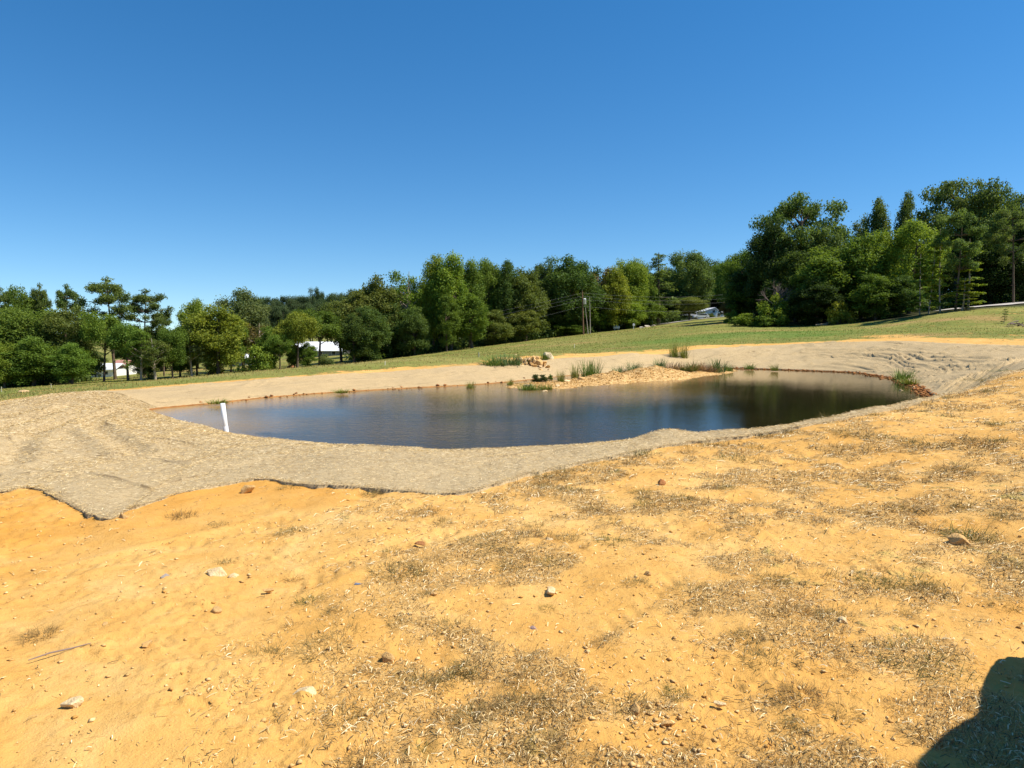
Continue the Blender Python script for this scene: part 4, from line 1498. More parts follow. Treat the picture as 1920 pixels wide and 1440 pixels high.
attr(sm, "tone", np.repeat(tone, 6))
tag(obj("straw", sm, M_STRAW), "loose broken straw scattered in patches over the clay", "straw", kind="stuff")

# short standing dry grass in the same patches
x, y = scatter(140000, 2.4, 24)
q = patchiness(x, y)
k = srs.uniform(0, 1, len(x)) < q ** 1.6
x, y = x[k], y[k]
n = len(x)
r = np.hypot(x, y)
base = np.stack([x, y, gz(x, y) - 0.005], 1)
v, f = ribbons(srs, base, srs.uniform(0, 6.28, n), np.abs(srs.normal(0.8, 0.4, n)), srs.uniform(0.018, 0.062, n) * (1 + 0.05 * r), 0.0028 * np.clip(r / 4, 1, 3.2) * srs.uniform(0.6, 1.3, n), 2, 0.35)
dm = make_mesh("dry_grass", v, f)
attr(dm, "tone", np.repeat(np.clip(srs.normal(0.32, 0.26, n), 0, 1), 6))
tag(obj("dry_grass", dm, M_STRAW), "short dry brown grass standing thinly on the clay", "dry grass", kind="stuff")

# loose fibres that stand up from the near blankets
xs, ys, zs = [], [], []
for T, cnt in ((T_NEAR, 38000), (T_LEFT, 62000), (T_NR, 12000)):
    nu, nv_ = T.shape[:2]
    i, j = srs.randint(0, nu - 1, cnt), srs.randint(0, nv_ - 1, cnt)
    a, b_ = srs.uniform(0, 1, (cnt, 1)), srs.uniform(0, 1, (cnt, 1))
    P = (T[i, j] * (1 - a) + T[i + 1, j] * a) * (1 - b_) + (T[i, j + 1] * (1 - a) + T[i + 1, j + 1] * a) * b_
    xs.append(P)
    i, j = srs.randint(0, nu - 1, cnt // 8), np.minimum(np.abs(srs.normal(0, 1.2, cnt // 8)).astype(int), nv_ - 2)
    xs.append(T[i, j] * 0.5 + T[i + 1, j] * 0.5)
P = np.concatenate(xs)
n = len(P)
r = np.hypot(P[:, 0], P[:, 1])
h = srs.uniform(0, 2 * np.pi, n)
L = srs.uniform(0.02, 0.06, n) * np.clip(r / 10, 0.8, 1.6)
Wd = srs.uniform(0.0016, 0.0032, n) * np.clip(r / 9, 0.8, 2.0)
tl_ = srs.normal(0, 0.16, n)
d3 = np.stack([np.cos(h), np.sin(h), tl_], 1) * L[:, None] * 0.5
s3 = np.stack([-np.sin(h), np.cos(h), np.full(n, 0.5)], 1) * Wd[:, None] * 0.5
P[:, 2] += 0.010 + np.abs(tl_) * L * 0.4
v = np.stack([P - d3 - s3, P - d3 + s3, P + d3 + s3, P + d3 - s3], 1).reshape(-1, 3)
fm_ = make_mesh("straw_fibres", v, np.arange(n * 4).reshape(n, 4))
attr(fm_, "tone", np.repeat(np.clip(srs.normal(0.60, 0.26, n), 0, 1), 4))
tag(obj("straw_fibres", fm_, M_STRAW), "loose straw fibres standing up from the near blankets", "straw", kind="stuff")

# ---------------------------------------------------------------- grass tufts
GREEN, OLIV, BRN = (0.115, 0.130, 0.036), (0.200, 0.158, 0.060), (0.27, 0.180, 0.075)
BIG = [
    (955, 1022, 120, OLIV, "broad olive grass tuft in the middle of the clay"), (1272, 948, 110, BRN, "brown-hearted grass patch below the blanket's mound"),
    (1815, 1006, 96, GREEN, "green tuft growing behind the large tan rock"), (605, 1222, 96, OLIV, "dark shaggy tuft alone on the left clay"),
    (640, 1192, 84, OLIV, "paler tuft just behind the dark shaggy tuft"), (745, 1076, 100, OLIV, "flat wispy tuft left of the middle straw"),
    (1705, 1232, 130, GREEN, "large green tuft near the shadow at bottom right"), (1770, 1262, 110, GREEN, "green tuft touching the dark shadow at bottom right"),
    (1640, 1094, 74, GREEN, "low green tuft above the large green one"), (1722, 1088, 62, GREEN, "thin upright green tuft right of the low green tuft"),
    (1545, 1086, 66, OLIV, "spiky olive tuft left of the low green tuft"), (1346, 1004, 60, OLIV, "brown and green tuft right of the middle straw"),
    (1306, 1116, 90, OLIV, "dark olive grass patch in the dense straw"), (925, 1394, 70, GREEN, "green tuft by a long straw at the bottom centre"),
    (792, 1414, 60, GREEN, "small green tuft at the bottom edge left of centre"), (1372, 862, 56, GREEN, "two-horned green tuft near the blanket edge"),
    (1408, 866, 60, OLIV, "olive tuft right of the two-horned tuft"), (1208, 852, 60, GREEN, "bright green weeds growing at the blanket's edge"),
    (1770, 783, 62, GREEN, "green tuft on the right rise beneath the blanket strip"), (1745, 832, 100, OLIV, "flattened grass clump on the right rise"),
    (1852, 830, 124, BRN, "largest brown grass clump at the right edge"), (1852, 714, 90, OLIV, "grass beside the narrow blanket strip, upper right"),
    (1908, 697, 96, GREEN, "green grass clump at the right edge by the blanket"), (1610, 814, 90, OLIV, "low grass spread beside the blanket strip"),
    (1803, 880, 90, BRN, "brown grass clump below the flattened clump"), (1012, 1000, 40, OLIV, "small tuft behind the white stone"),
    (1062, 1010, 52, OLIV, "small olive tuft right of the white stone"), (340, 968, 54, BRN, "dry brown tuft right of the blanket's pointed corner"),
    (545, 998, 56, OLIV, "wispy tuft on the clay below the blanket"), (625, 1152, 48, OLIV, "small tuft above the dark shaggy tuft"),
    (1430, 1240, 90, OLIV, "olive straw-filled tuft left of the large green one"), (890, 1345, 80, OLIV, "straggly tuft with long stems at bottom centre"),
    (1500, 1300, 70, BRN, "brown straw tuft left of the shadow"), (75, 1190, 70, BRN, "thin dry stems standing at the left edge"),
]
for px, py, w, c, lab in BIG:
    p = hit(px, py, 2, 26)
    s = w * p[1] / F / 0.42
    o = place("grass_tuft", TUFTS[drs.randrange(7)], p, s, lab, "grass tuft", "grass tufts on the clay", c, None, 0, min(1.0, 0.75 / max(s, 0.3)) if s > 1 else 0.95)
def tuft_label(x0, y0):
    c = drs.choice([OLIV, BRN, BRN, OLIV, BRN, GREEN])
    px = 960 + x0 / y0 * F
    side = "left" if px < 640 else ("middle" if px < 1280 else "right")
    row = "close to the camera" if y0 < 4 else ("half way up to the pond" if y0 < 8 else "near the straw blanket")
    return ("small %s grass tuft on the %s clay, %s" % ({OLIV: "olive", BRN: "brown", GREEN: "green"}[c], side, row), "grass tuft", "small grass tufts on the clay", c)


cnt = 0
while cnt < 130:
    r0, a0 = math.exp(drs.uniform(math.log(2.5), math.log(19))), drs.uniform(-0.62, 0.62)
    x0, y0 = math.sin(a0) * r0, math.cos(a0) * r0
    if drs.random() > float(patchiness(np.array([x0]), np.array([y0]))[0]) + 0.02 or float(signed_dist(np.array([x0]), np.array([y0]), R_OUT)[0]) < 0.12:
        continue
    cnt += 1
    p = (x0, y0, float(gz(np.array([x0]), np.array([y0]))[0]))
    s = drs.uniform(0.25, 0.6) * (0.65 + 0.06 * r0)
    place("grass_tuft", TUFTS[drs.randrange(7)], p, s, *tuft_label(x0, y0))
# weeds along the blanket edge
for px, py in [(1020, 893), (1060, 882), (1130, 868), (1290, 838), (1330, 832), (1440, 816), (1480, 808), (1560, 792), (1640, 776), (1690, 768), (1740, 756), (1780, 744), (1815, 731), (1870, 707), (700, 925), (540, 915)]:
    p = hit(px, py + 2, 2, 26)
    place("grass_tuft", TUFTS[drs.randrange(7)], p, 0.35 + 0.03 * p[1], "weedy grass growing along the lower edge of the straw blanket", "grass tuft", "grass tufts along the blanket edge", OLIV)
# stray stems rooted in the mat near the water
for px, py in [(1255, 818), (1290, 816), (1546, 790), (1560, 786)]:
    p = hit(px, py, 8, 26)
    place("grass_tuft", TUFTS[drs.randrange(7)], p, 0.7, "few wispy stems sprouting from the blanket's crest by the water", "grass tuft", "stems on the blanket crest", OLIV, None, 0, 1.5)

# ---------------------------------------------------------------- field grass
frs = np.random.RandomState(41)
n = 150000
r = np.exp(frs.uniform(math.log(26), math.log(150), n))
a = frs.uniform(-0.68, 0.68, n)
x, y = np.sin(a) * r, np.cos(a) * r
j = np.clip(np.searchsorted(az, a) - 1, 0, nA - 2)
i = np.clip(np.searchsorted(np.log(rr), np.log(r)) - 1, 0, nR - 2)
k = (frs.uniform(0, 1, n) < grass[i, j] * 0.9) & (forest[i, j] < 0.3) & (ring[i, j] > 0.5)
x, y, r = x[k], y[k], r[k]
n = len(x)
base = np.stack([x, y, gz(x, y) - 0.02], 1)
v, f = ribbons(frs, base, frs.uniform(0, 6.28, n), np.abs(frs.normal(0.45, 0.3, n)), frs.uniform(0.04, 0.11, n) * (1 + r * 0.006), 0.0009 * r * frs.uniform(0.7, 1.5, n), 1, 0.4)
fg = make_mesh("field_grass", v, f)
attr(fg, "tone", np.repeat(np.clip(frs.normal(0.55, 0.2, n) + 0.4 * fbm(x * 0.08, y * 0.2, 3), 0, 1), 4))
dry = smooth(-0.12, 0.30, fbm(x * 0.03 + 3, y * 0.20, 3) + 0.25 * fbm(x * 0.3, y * 0.5, 2) + 0.35 * smooth(12, 2, ring[i, j][k]))
attr(fg, "dry", np.repeat(dry, 4))
attr(fg, "lush", np.repeat(lush[i, j][k] * srs.uniform(0.3, 1, n), 4))
fo = tag(obj("field_grass", fg, M_FIELD), "mown yellow-green grass covering the field behind the pond", "grass", kind="stuff")
fo.color = (0.245, 0.240, 0.058, 1)

# ---------------------------------------------------------------- plants on the spit and along the shore
RG, RB, RY = (0.135, 0.215, 0.050), (0.100, 0.175, 0.070), (0.20, 0.235, 0.055)
REED = [
    (883, 724, 20, RY, 0.5, "thin yellow-green reeds in the shallows left of the spit"), (957, 719, 16, RY, 0.4, "few wispy reeds just left of the spit's tip"),
    (986, 727, 20, RG, 0.8, "reeds around the stone at the spit's tip"), (1003, 727, 18, RG, 0.7, "short reeds at the water's edge right of the tip stone"),
    (1024, 726, 14, RY, 0.7, "short yellow reeds at the waterline of the spit"),
    (1052, 718, 28, RY, 0.45, "sparse pale stems on the low middle of the spit"), (1078, 708, 38, RY, 0.55, "tall thin reeds left of the dense green reeds"),
    (1102, 707, 42, RG, 0.9, "tall dense green reeds behind the spit"), (1114, 703, 42, RG, 0.9, "dense reeds with bright tips behind the gravel"),
    (1160, 700, 22, RB, 0.9, "low green reeds between the two gravel heaps"), (1190, 694, 26, RB, 1.1, "bluish-green reed clump behind the right gravel heap"),
    (1238, 690, 26, RB, 1.1, "bluish reed clump at the right shoulder of the heap"), (1264, 684, 42, RY, 0.9, "tall yellow-green reeds, left clump of the pair"),
    (1281, 684, 42, RY, 0.9, "tall yellow-green reeds, right clump of the pair"), (1345, 696, 32, RB, 1.3, "dark green reed clump at the right end of the spit"),
    (1295, 698, 22, RG, 1.0, "green weeds among the dry brush on the spit"), (1405, 692, 14, RG, 0.8, "small reeds at the foot of the folded blanket"),
    (1366, 694, 18, RG, 0.7, "short reeds right of the dark green clump"), (1452, 695, 16, RY, 0.6, "few stems by the red clay shore"),
    (922, 686, 24, RG, 1.3, "left weeds beside the rock pile"), (940, 686, 28, RB, 1.3, "dense weeds in the middle of the bank beside the rock pile"),
    (962, 685, 28, RB, 1.3, "dark weeds touching the left side of the rock pile"), (1022, 675, 22, RG, 0.7, "green weeds between the rock pile and the big boulder"),
    (994, 684, 20, RG, 0.6, "small green plant in front of the rock pile"), (408, 757, 12, RY, 0.8, "little weeds on the far shore above the white pipe"),
    (640, 737, 10, RY, 0.7, "little weeds on the far left shore"), (1693, 712, 26, RG, 1.2, "yellow-green plant at the right bank by red rubble"),
    (1704, 720, 18, RY, 1.1, "low yellowing weeds on the right bank rubble"),
]
for px, py, h, c, wd, lab in REED:
    if py < 692 and px < 1050:
        p = hit(px, py, 30, 70)
    elif px < 700 or px > 1380:
        p = G(px, py, 0.05)
    else:
        p = G(px, py, 0.10)
        p[2] = max(float(gz(p[:1], p[1:2])[0]), -0.05)
    d = p[1]
    s = h * d / F / 1.15
    o = place("reed_clump" if h > 20 else "weed_clump", REEDS[drs.randrange(4)], p, 1.0, lab, "reeds" if h > 20 else "weeds", "reeds and weeds round the pond", c)
    o.scale = (wd, wd, s)


def bushlet(px, py, w, h, tint, label, d0=(8, 70), name="shrub", up=0.1):
    p = G(px, py, up)
    p[2] = max(float(gz(p[:1], p[1:2])[0]), 0.0)
    tm, cm, w0 = model("shrub", drs.randrange(3))
    r_ = empty(name, tuple(p), label, "shrub", "reeds and weeds round the pond")
    r_.scale = (w * p[1] / F / w0, w * p[1] / F / w0, h * p[1] / F / 10)
    obj("stems", tm, None, r_)
    c = obj("crown", cm, None, r_)
    c.color = (*tint, 1)


bushlet(1011, 716, 34, 20, (0.055, 0.085, 0.025), "dark green domed weed clump on the spit with dry stalks")
bushlet(1032, 708, 12, 12, (0.12, 0.20, 0.03), "small bright green plant right of the dark domed clump")
for px, py, h, wd, lab in [(1262, 697, 20, 1.5, "left clump of dry brownish brush on the spit"), (1284, 698, 17, 1.5, "middle clump of dry brownish brush on the spit"), (1310, 697, 18, 1.6, "right clump of dry brownish brush on the spit"), (1330, 697, 13, 1.3, "low dry brush next to the dark green reeds")]:
    p = G(px, py, 0.10)
    p[2] = max(float(gz(p[:1], p[1:2])[0]), -0.05)
    o = place("dry_brush", REEDS[drs.randrange(4)], p, 1.0, lab, "brush", "reeds and weeds round the pond", (0.30, 0.215, 0.155))
    o.scale = (wd, wd, h * p[1] / F / 0.95)
bushlet(1285, 700, 26, 10, (0.13, 0.14, 0.04), "low yellow-green weeds in front of the dry brush")

# gravel on the spit, red rubble on the right shore
n = 5500
k = prs.randint(0, len(SPIT), n)
sp_ = np.array([[p[0], p[1], r] for p, r, h in SPIT])
x = sp_[k, 0] + prs.normal(0, 0.75, n) * sp_[k, 2]
y = sp_[k, 1] + prs.normal(0, 0.95, n) * sp_[k, 2]
sh = spit_h(x, y)
ok = sh > -0.12
x, y = x[ok], y[ok]
pebbles("gravel", x, y, gz(x, y), 0.018 + 0.06 * prs.uniform(0, 1, len(x)) ** 4, pebble_material("spoil_gravel", (0.47, 0.25, 0.07), (0.64, 0.40, 0.15)), "orange-tan gravel and stones heaped along the spit", "gravel", 8)
t = prs.randint(0, len(SHORE), 6000)
q = SHORE[t] + prs.normal(0, 0.22, (6000, 2))
ok = (q[:, 1] > 25) & (((q[:, 0] > 13.5) & (prs.uniform(0, 1, 6000) < 0.9)) | (prs.uniform(0, 1, 6000) < 0.07))
q = q[ok]
pebbles("clay_rubble", q[:, 0], q[:, 1], np.maximum(gz(q[:, 0], q[:, 1]), 0.0) + 0.01, 0.03 + 0.09 * prs.uniform(0, 1, len(q)) ** 2, pebble_material("red_clay", (0.20, 0.070, 0.022), (0.46, 0.21, 0.07)), "crumbled red clay exposed along the far waterline", "clay", 9)
for px, py, w, c, lab in [(990, 722, 26, PALE, "pinkish pale stone standing in water at the spit's tip"), (1022, 728, 14, PALE, "low pale stone at the spit's waterline"), (1046, 722, 12, PALE, "small pale stone at the front of the spit"),
                          (1653, 706, 14, REDB, "dark red stone on the right waterline"), (1690, 727, 10, PALE, "pale stone on the right-hand rubble"), (1714, 722, 9, PALE, "second pale stone on the right-hand rubble, higher up"),
                          (1090, 712, 20, TAN, "flat tan stone on the middle of the spit"), (1063, 714, 22, PALE, "long pale stone on the middle of the spit")]:
    p = G(px, py, 0.12)
    p[2] = max(float(gz(p[:1], p[1:2])[0]), 0.0)
    place("rock", ROCKS[drs.randrange(8)], p, w * p[1] / F, lab, "rock", "rocks along the shore", c, None, 0.0, 1.4 if w > 24 else 0.9)

# ---------------------------------------------------------------- rock pile on the far bank
pc = hit(1004, 686, 35, 60)
prk = random.Random(77)
n = 0
for lay, (cnt, rad, zz) in enumerate([(24, 1.15, 0.04), (15, 0.80, 0.24), (8, 0.48, 0.44), (3, 0.22, 0.60)]):
    for i in range(cnt):
        a = i * 2.399 + lay
        q = rad * math.sqrt((i + 0.5) / cnt)
        x0, y0 = pc[0] + math.cos(a) * q * 1.1, pc[1] + math.sin(a) * q * 0.8
        z0 = float(gz(np.array([x0]), np.array([y0]))[0]) + zz
        s = prk.uniform(0.26, 0.56)
        c = prk.choice([TAN, TAN, (0.70, 0.50, 0.25), (0.55, 0.33, 0.17), (0.66, 0.47, 0.26)])
        place("rock", ROCKS[prk.randrange(8)], (x0, y0, z0), s, "tan rock in the heap on the far bank", "rock", "rocks heaped on the far bank", c,
              (prk.uniform(-.5, .5), prk.uniform(-.5, .5), prk.uniform(0, 6.28)), 0, 1.15)
p = hit(1028, 675, 35, 60)
place("boulder", ROCKS[7], (p[0], p[1], p[2] + 0.22), 0.85, "largest pale oval boulder right of the rock heap", "rock", None, (0.78, 0.66, 0.45), (0.15, 0.75, 0.2), 0, 0.9)
for px, py, w, lab in [(966, 666, 10, "small pale rock on grass left of the heap's top"), (1021, 685, 12, "pale rock fallen at the right foot of the heap")]:
    p = hit(px, py, 35, 70)
    place("rock", ROCKS[2], p, w * p[1] / F, lab, "rock", None, PALE)
for px, py, w, lab in [(1203, 615, 14, "light boulder at the left of the roadside pair"), (1213, 613, 16, "light boulder in the middle of the roadside row"), (1225, 612, 14, "light boulder at the right of the roadside row")]:
    p = hit(px, py, 60, 200)
    place("boulder", ROCKS[4], p, w * p[1] / F, lab, "rock", "light boulders by the driveway", (0.66, 0.60, 0.50), None, 0, 0.8)
for px, py, w, h, lab in [(404, 703, 34, 8, "small mound of red dirt under the dense yellow-green tree"), (45, 735, 20, 4, "low pale dirt heap on grass at far left"), (546, 690, 16, 6, "brown dirt clod heap right of the bushy bright tree")]:
    p = hit(px, py, 30, 130)
    bm = bmesh.new()
    bmesh.ops.create_icosphere(bm, subdivisions=3, radius=1.0)
    for v_ in bm.verts:
        q = 1 + 0.18 * float(fbm(np.array([v_.co.x * 2 + px]), np.array([v_.co.y * 2 + v_.co.z]), 3)[0])
        v_.co *= q
    m = bpy.data.meshes.new("dirt_mound")
    bm.to_mesh(m)
    bm.free()
    o = tag(obj("dirt_mound", m, simple_mat("red_dirt", (0.40, 0.19, 0.09) if h > 4 else (0.6, 0.4, 0.2), 0.95, 0.3, 3, 0.1, 0.8), None, tuple(p)), lab, "dirt mound")
    o.scale = (w / 2 * p[1] / F, w / 3 * p[1] / F, h * p[1] / F)

# ---------------------------------------------------------------- white pipe, survey stakes
M_PVC = simple_mat("white_pvc", (0.80, 0.79, 0.75), 0.35, 0.04, 6, 0.5)
M_PVC2 = simple_mat("grey_pvc", (0.66, 0.66, 0.66), 0.4, 0.06, 6, 0.5)


def lathe(prof, n=24):
    v, f = [], []
    for r, z in prof:
        for k in range(n):
            v.append((r * math.cos(2 * math.pi * k / n), r * math.sin(2 * math.pi * k / n), z))
    for i in range(len(prof) - 1):
        for k in range(n):
            f.append((i * n + k, i * n + (k + 1) % n, (i + 1) * n + (k + 1) % n, (i + 1) * n + k))
    return make_mesh("lathe", np.array(v), np.array(f), True)


p = G(424.5, 812, 0.02)
pr = empty("standpipe", tuple(p), "white plastic standpipe leaning at the pond's near left edge", "pipe")
d = p[1]
hp = 57 * d / F
rp = 4.3 * d / F
pm = lathe([(rp * 0.86, hp * 0.5), (rp * 0.86, hp), (rp, hp), (rp, hp * 0.22), (rp * 0.99, hp * 0.215)])
pm.name = "pipe"
obj("pipe", pm, M_PVC, pr)
cm_ = lathe([(rp * 1.0, hp * 0.235), (rp * 1.10, hp * 0.23), (rp * 1.10, -0.35), (rp * 0.9, -0.35)])
cm_.name = "coupling"
obj("coupling", cm_, M_PVC2, pr)
pr.rotation_euler = (0.05, -0.075, 0)
M_STAKE = simple_mat("stake_wood", (0.66, 0.58, 0.40), 0.8, 0.1)
for px, py, h, lab in [(898, 670, 9, "pale survey stake in grass left of the rock pile"), (1077, 653, 8, "pale survey stake in grass right of the rock pile"), (722, 684, 7, "short pale survey stake below the sparse pale-topped tree"),
                       (96, 728, 9, "white survey stake before the dark trees at far left"), (3, 735, 10, "pale stake at the far left edge of the grass")]:
    p = hit(px, py, 28, 130)
    bm = bmesh.new()
    w = 0.028
    hh = h * p[1] / F
    vs_ = [bm.verts.new(c) for c in ((-w, -w * .5, -.2), (w, -w * .5, -.2), (w, w * .5, -.2), (-w, w * .5, -.2), (-w, -w * .5, hh), (w, -w * .5, hh), (w, w * .5, hh * .97), (-w, w * .5, hh * .97))]
    for q in ((0, 1, 5, 4), (1, 2, 6, 5), (2, 3, 7, 6), (3, 0, 4, 7), (4, 5, 6, 7), (3, 2, 1, 0)):
        bm.faces.new([vs_[i] for i in q])
    bmesh.ops.bevel(bm, geom=bm.edges[:], offset=0.004, segments=1, affect='EDGES')
    m = bpy.data.meshes.new("survey_stake")
    bm.to_mesh(m)
    bm.free()
    o = tag(obj("survey_stake", m, M_STAKE, None, tuple(p)), lab, "stake", "survey stakes in the field")
    o.rotation_euler = (drs.uniform(-.06, .06), drs.uniform(-.06, .06), drs.uniform(-.4, .4))

# ---------------------------------------------------------------- utility pole and wires
M_POLE = simple_mat("creosoted_pole", (0.20, 0.115, 0.07), 0.9, 0.25, 2, 0.1, 0.3)
M_CAN = simple_mat("transformer_grey", (0.62, 0.63, 0.62), 0.4, 0.06, 4, 0.5)
M_CERAM = simple_mat("insulator_brown", (0.20, 0.16, 0.14), 0.3, 0.1)
M_WIRE = simple_mat("aluminium_wire", (0.20, 0.20, 0.20), 0.6, 0.05, 6, 0.5)
M_PLASTIC_BLACK = simple_mat("black_plastic", (0.02, 0.02, 0.022), 0.45, 0.1)
PD = 143.0
pb = D(1094, 627, PD)
pb[2] = float(gz(pb[:1], pb[1:2])[0])
ph = D(1090.5, 546, PD)[2] - pb[2]
up_ = empty("utility_pole", tuple(pb), "brown wooden utility pole with pale transformer at the wood's edge", "utility pole")
up_.rotation_euler = (0, -0.035, 0)
tb = Tubes(10)
tb.add([(0, 0, -0.5), (0, 0, ph * 0.5), (0, 0, ph)], [0.16, 0.14, 0.11])
obj("pole", tb.mesh("pole"), M_POLE, up_)
zc = ph - 24 * PD / F
can = lathe([(0.02, 0.92), (0.16, 0.90), (0.27, 0.80), (0.28, 0.76), (0.26, 0.74), (0.26, 0.0), (0.22, -0.04), (0.02, -0.04)])
can.name = "transformer"
c = obj("transformer", can, M_CAN, up_, (0.40, -0.12, zc))
c.scale = (1.15, 1.15, 1.25)
bsh = lathe([(0.02, 0.0), (0.05, 0.02), (0.035, 0.06), (0.06, 0.08), (0.035, 0.12), (0.055, 0.14), (0.02, 0.22)], 12)
bsh.name = "bushing"
for dx in (-0.12, 0.12):
    obj("bushing", bsh, M_CERAM, up_, (0.40 + dx, -0.12, zc + 1.08))
ins = lathe([(0.02, -0.1), (0.03, 0.0), (0.07, 0.02), (0.04, 0.08), (0.08, 0.10), (0.04, 0.16), (0.01, 0.18)], 12)
ins.name = "insulator"
obj("insulator", ins, M_CERAM, up_, (0, 0, ph + 0.08))
brm = lathe([(0.03, 0), (0.035, 0.01), (0.035, 0.6), (0.03, 0.62)], 8)
brm.name = "bracket"
b_ = obj("bracket", brm, M_CAN, up_, (-0.02, -0.08, zc + 0.35))
b_.rotation_euler = (0, math.pi / 2, 0)


def wire(a, b, sag, label, rad=0.009):
    t = np.linspace(0, 1, 26)
    p = np.array(a)[None] * (1 - t)[:, None] + np.array(b)[None] * t[:, None]
    p[:, 2] -= sag * 4 * t * (1 - t)
    tb = Tubes(5)
    tb.add(p, np.full(26, rad))
    tag(obj("power_line", tb.mesh("power_line"), M_WIRE), label, "power line", "power lines on the utility pole")


for k, (py0, pyr, pyl, wl_) in enumerate([(549, 545, 596, "top"), (555, 553, 604, "second"), (561, 560, 612, "third"), (574, 574, 622, "lowest")]):
    a = D(1091.5, py0, PD)
    wire(a, D(1420, pyr, 178), 1.2, wl_ + " wire running right from the utility pole")
    wire(a, D(545, pyl + 44, 119), 1.0 + 0.1 * k, wl_ + " wire running left from the utility pole")


# ---------------------------------------------------------------- buildings
def box_bm(bm, lo, hi):
    vs_ = [bm.verts.new((x, y, z)) for z in (lo[2], hi[2]) for x, y in ((lo[0], lo[1]), (hi[0], lo[1]), (hi[0], hi[1]), (lo[0], hi[1]))]
    for q in ((0, 1, 5, 4), (1, 2, 6, 5), (2, 3, 7, 6), (3, 0, 4, 7), (4, 5, 6, 7), (3, 2, 1, 0)):
        bm.faces.new([vs_[i] for i in q])


def part(name, boxes, mat, parent, bevel=0.0):
    bm = bmesh.new()
    for lo, hi in boxes:
        box_bm(bm, lo, hi)
    if bevel:
        bmesh.ops.bevel(bm, geom=bm.edges[:], offset=bevel, segments=2, affect='EDGES', clamp_overlap=True)
    m = bpy.data.meshes.new(name)
    bm.to_mesh(m)
    bm.free()
    return obj(name, m, mat, parent)


def prism(name, prof, axis, l0, l1, mat, parent, bevel=0.0):
    """Profile in the (a, z) plane extruded along axis ('x' or 'y')."""
    bm = bmesh.new()

    def mk(a, z, l):
        return bm.verts.new((l, a, z) if axis == 'x' else (a, l, z))
    A_ = [mk(a, z, l0) for a, z in prof]
    B_ = [mk(a, z, l1) for a, z in prof]
    bm.faces.new(A_)
    bm.faces.new(B_[::-1])
    n = len(prof)
    for i in range(n):
        bm.faces.new((A_[i], B_[i], B_[(i + 1) % n], A_[(i + 1) % n]))
    bmesh.ops.recalc_face_normals(bm, faces=bm.faces[:])
    if bevel:
        bmesh.ops.bevel(bm, geom=bm.edges[:], offset=bevel, segments=2, affect='EDGES', clamp_overlap=True)
    m = bpy.data.meshes.new(name)
    bm.to_mesh(m)
    bm.free()
    return obj(name, m, mat, parent)


M_WHITE = simple_mat("white_siding", (0.78, 0.76, 0.70), 0.7, 0.06, 2)
M_ROOFW = simple_mat("pale_metal_roof", (0.80, 0.80, 0.80), 0.5, 0.05, 2)
M_ROOFR = simple_mat("red_roof", (0.42, 0.20, 0.15), 0.8, 0.15, 2)
M_GLASS = simple_mat("dark_glass", (0.03, 0.035, 0.04), 0.08, 0.1, 2, 0.6)
M_GREYW = simple_mat("grey_wall", (0.22, 0.22, 0.22), 0.8, 0.15, 2)
M_BRICK = simple_mat("brown_brick", (0.40, 0.22, 0.13), 0.9, 0.2, 3)


def window(parent, x, y, z, w, h):
    f = part("window", [((x - w / 2 - .08, y - .03, z - .08), (x - w / 2, y + .05, z + h + .08)), ((x + w / 2, y - .03, z - .08), (x + w / 2 + .08, y + .05, z + h + .08)),
                        ((x - w / 2, y - .03, z - .08), (x + w / 2, y + .05, z)), ((x - w / 2, y - .03, z + h), (x + w / 2, y + .05, z + h + .08)), ((x - w / 2, y - .028, z + h * .48), (x + w / 2, y + .04, z + h * .52))], M_WHITE, parent)
    part("pane", [((x - w / 2, y + .0, z), (x + w / 2, y + .02, z + h))], M_GLASS, f)


def shed(px0, px1, pybase, dist, wall_h, rise, depth, label, wm, rm, name="house", brick=None, wins=()):
    a, b = D(px0, pybase, dist), D(px1, pybase, dist)
    L = b[0] - a[0]
    z0 = min(a[2], float(gz(a[:1] + L / 2, a[1:2])[0]))
    r = empty(name, (a[0] + L / 2, dist, a[2]), label, "building")
    part("wall", [((-L / 2, 0, -1.5), (L / 2, depth, wall_h))], wm, r)
    e = 0.35
    prism("roof", [(-e, wall_h - e * rise / (depth / 2) + 0.02), (depth / 2, wall_h + rise + .02), (depth + e, wall_h - e * rise / (depth / 2) + .02),
                   (depth + e, wall_h - e * rise / (depth / 2) + .2), (depth / 2, wall_h + rise + .2), (-e, wall_h - e * rise / (depth / 2) + .2)], 'x', -L / 2 - .4, L / 2 + .4, rm, r)
    for x_, z_, w_, h_ in wins:
        window(r, x_ * L / 2, 0, z_, w_, h_)
    return r


shed(545, 646, 668, 185, 1.45, 2.1, 8.5, "long low building with white roof seen between left-hand trees", M_GREYW, M_ROOFW, "long_building", wins=((-.6, .4, 1.0, .8), (.1, .4, 1.0, .8), (.6, .4, 1.0, .8)))
shed(170, 214, 706, 138, 1.35, 0.95, 5.0, "white shed with pale roof glimpsed between left-hand trees", M_WHITE, M_ROOFW, "shed", wins=((.35, .4, .6, .6),))
shed(211, 232, 703, 142, 1.7, 1.0, 5.0, "red-roofed white house beside the white shed", M_WHITE, M_ROOFR, "house", wins=((.1, .5, .7, .7),))
shed(430, 462, 681, 150, 1.0, 0.7, 4.0, "small white-roofed building behind the bushy bright tree", M_GREYW, M_ROOFW, "shed", wins=((.2, .3, .5, .5),))
shed(1276, 1308, 600, 214, 1.25, 0.5, 5.0, "low brick outbuilding left of the white house, under olive tree", M_BRICK, M_GREYW, "outbuilding", wins=((-.4, .3, .6, .6),))
hd = 222.0
hb = D(1326, 598, hd)
hs = hd / F
hr = empty("house", tuple(hb), "white gabled house on the rise behind the field", "house")
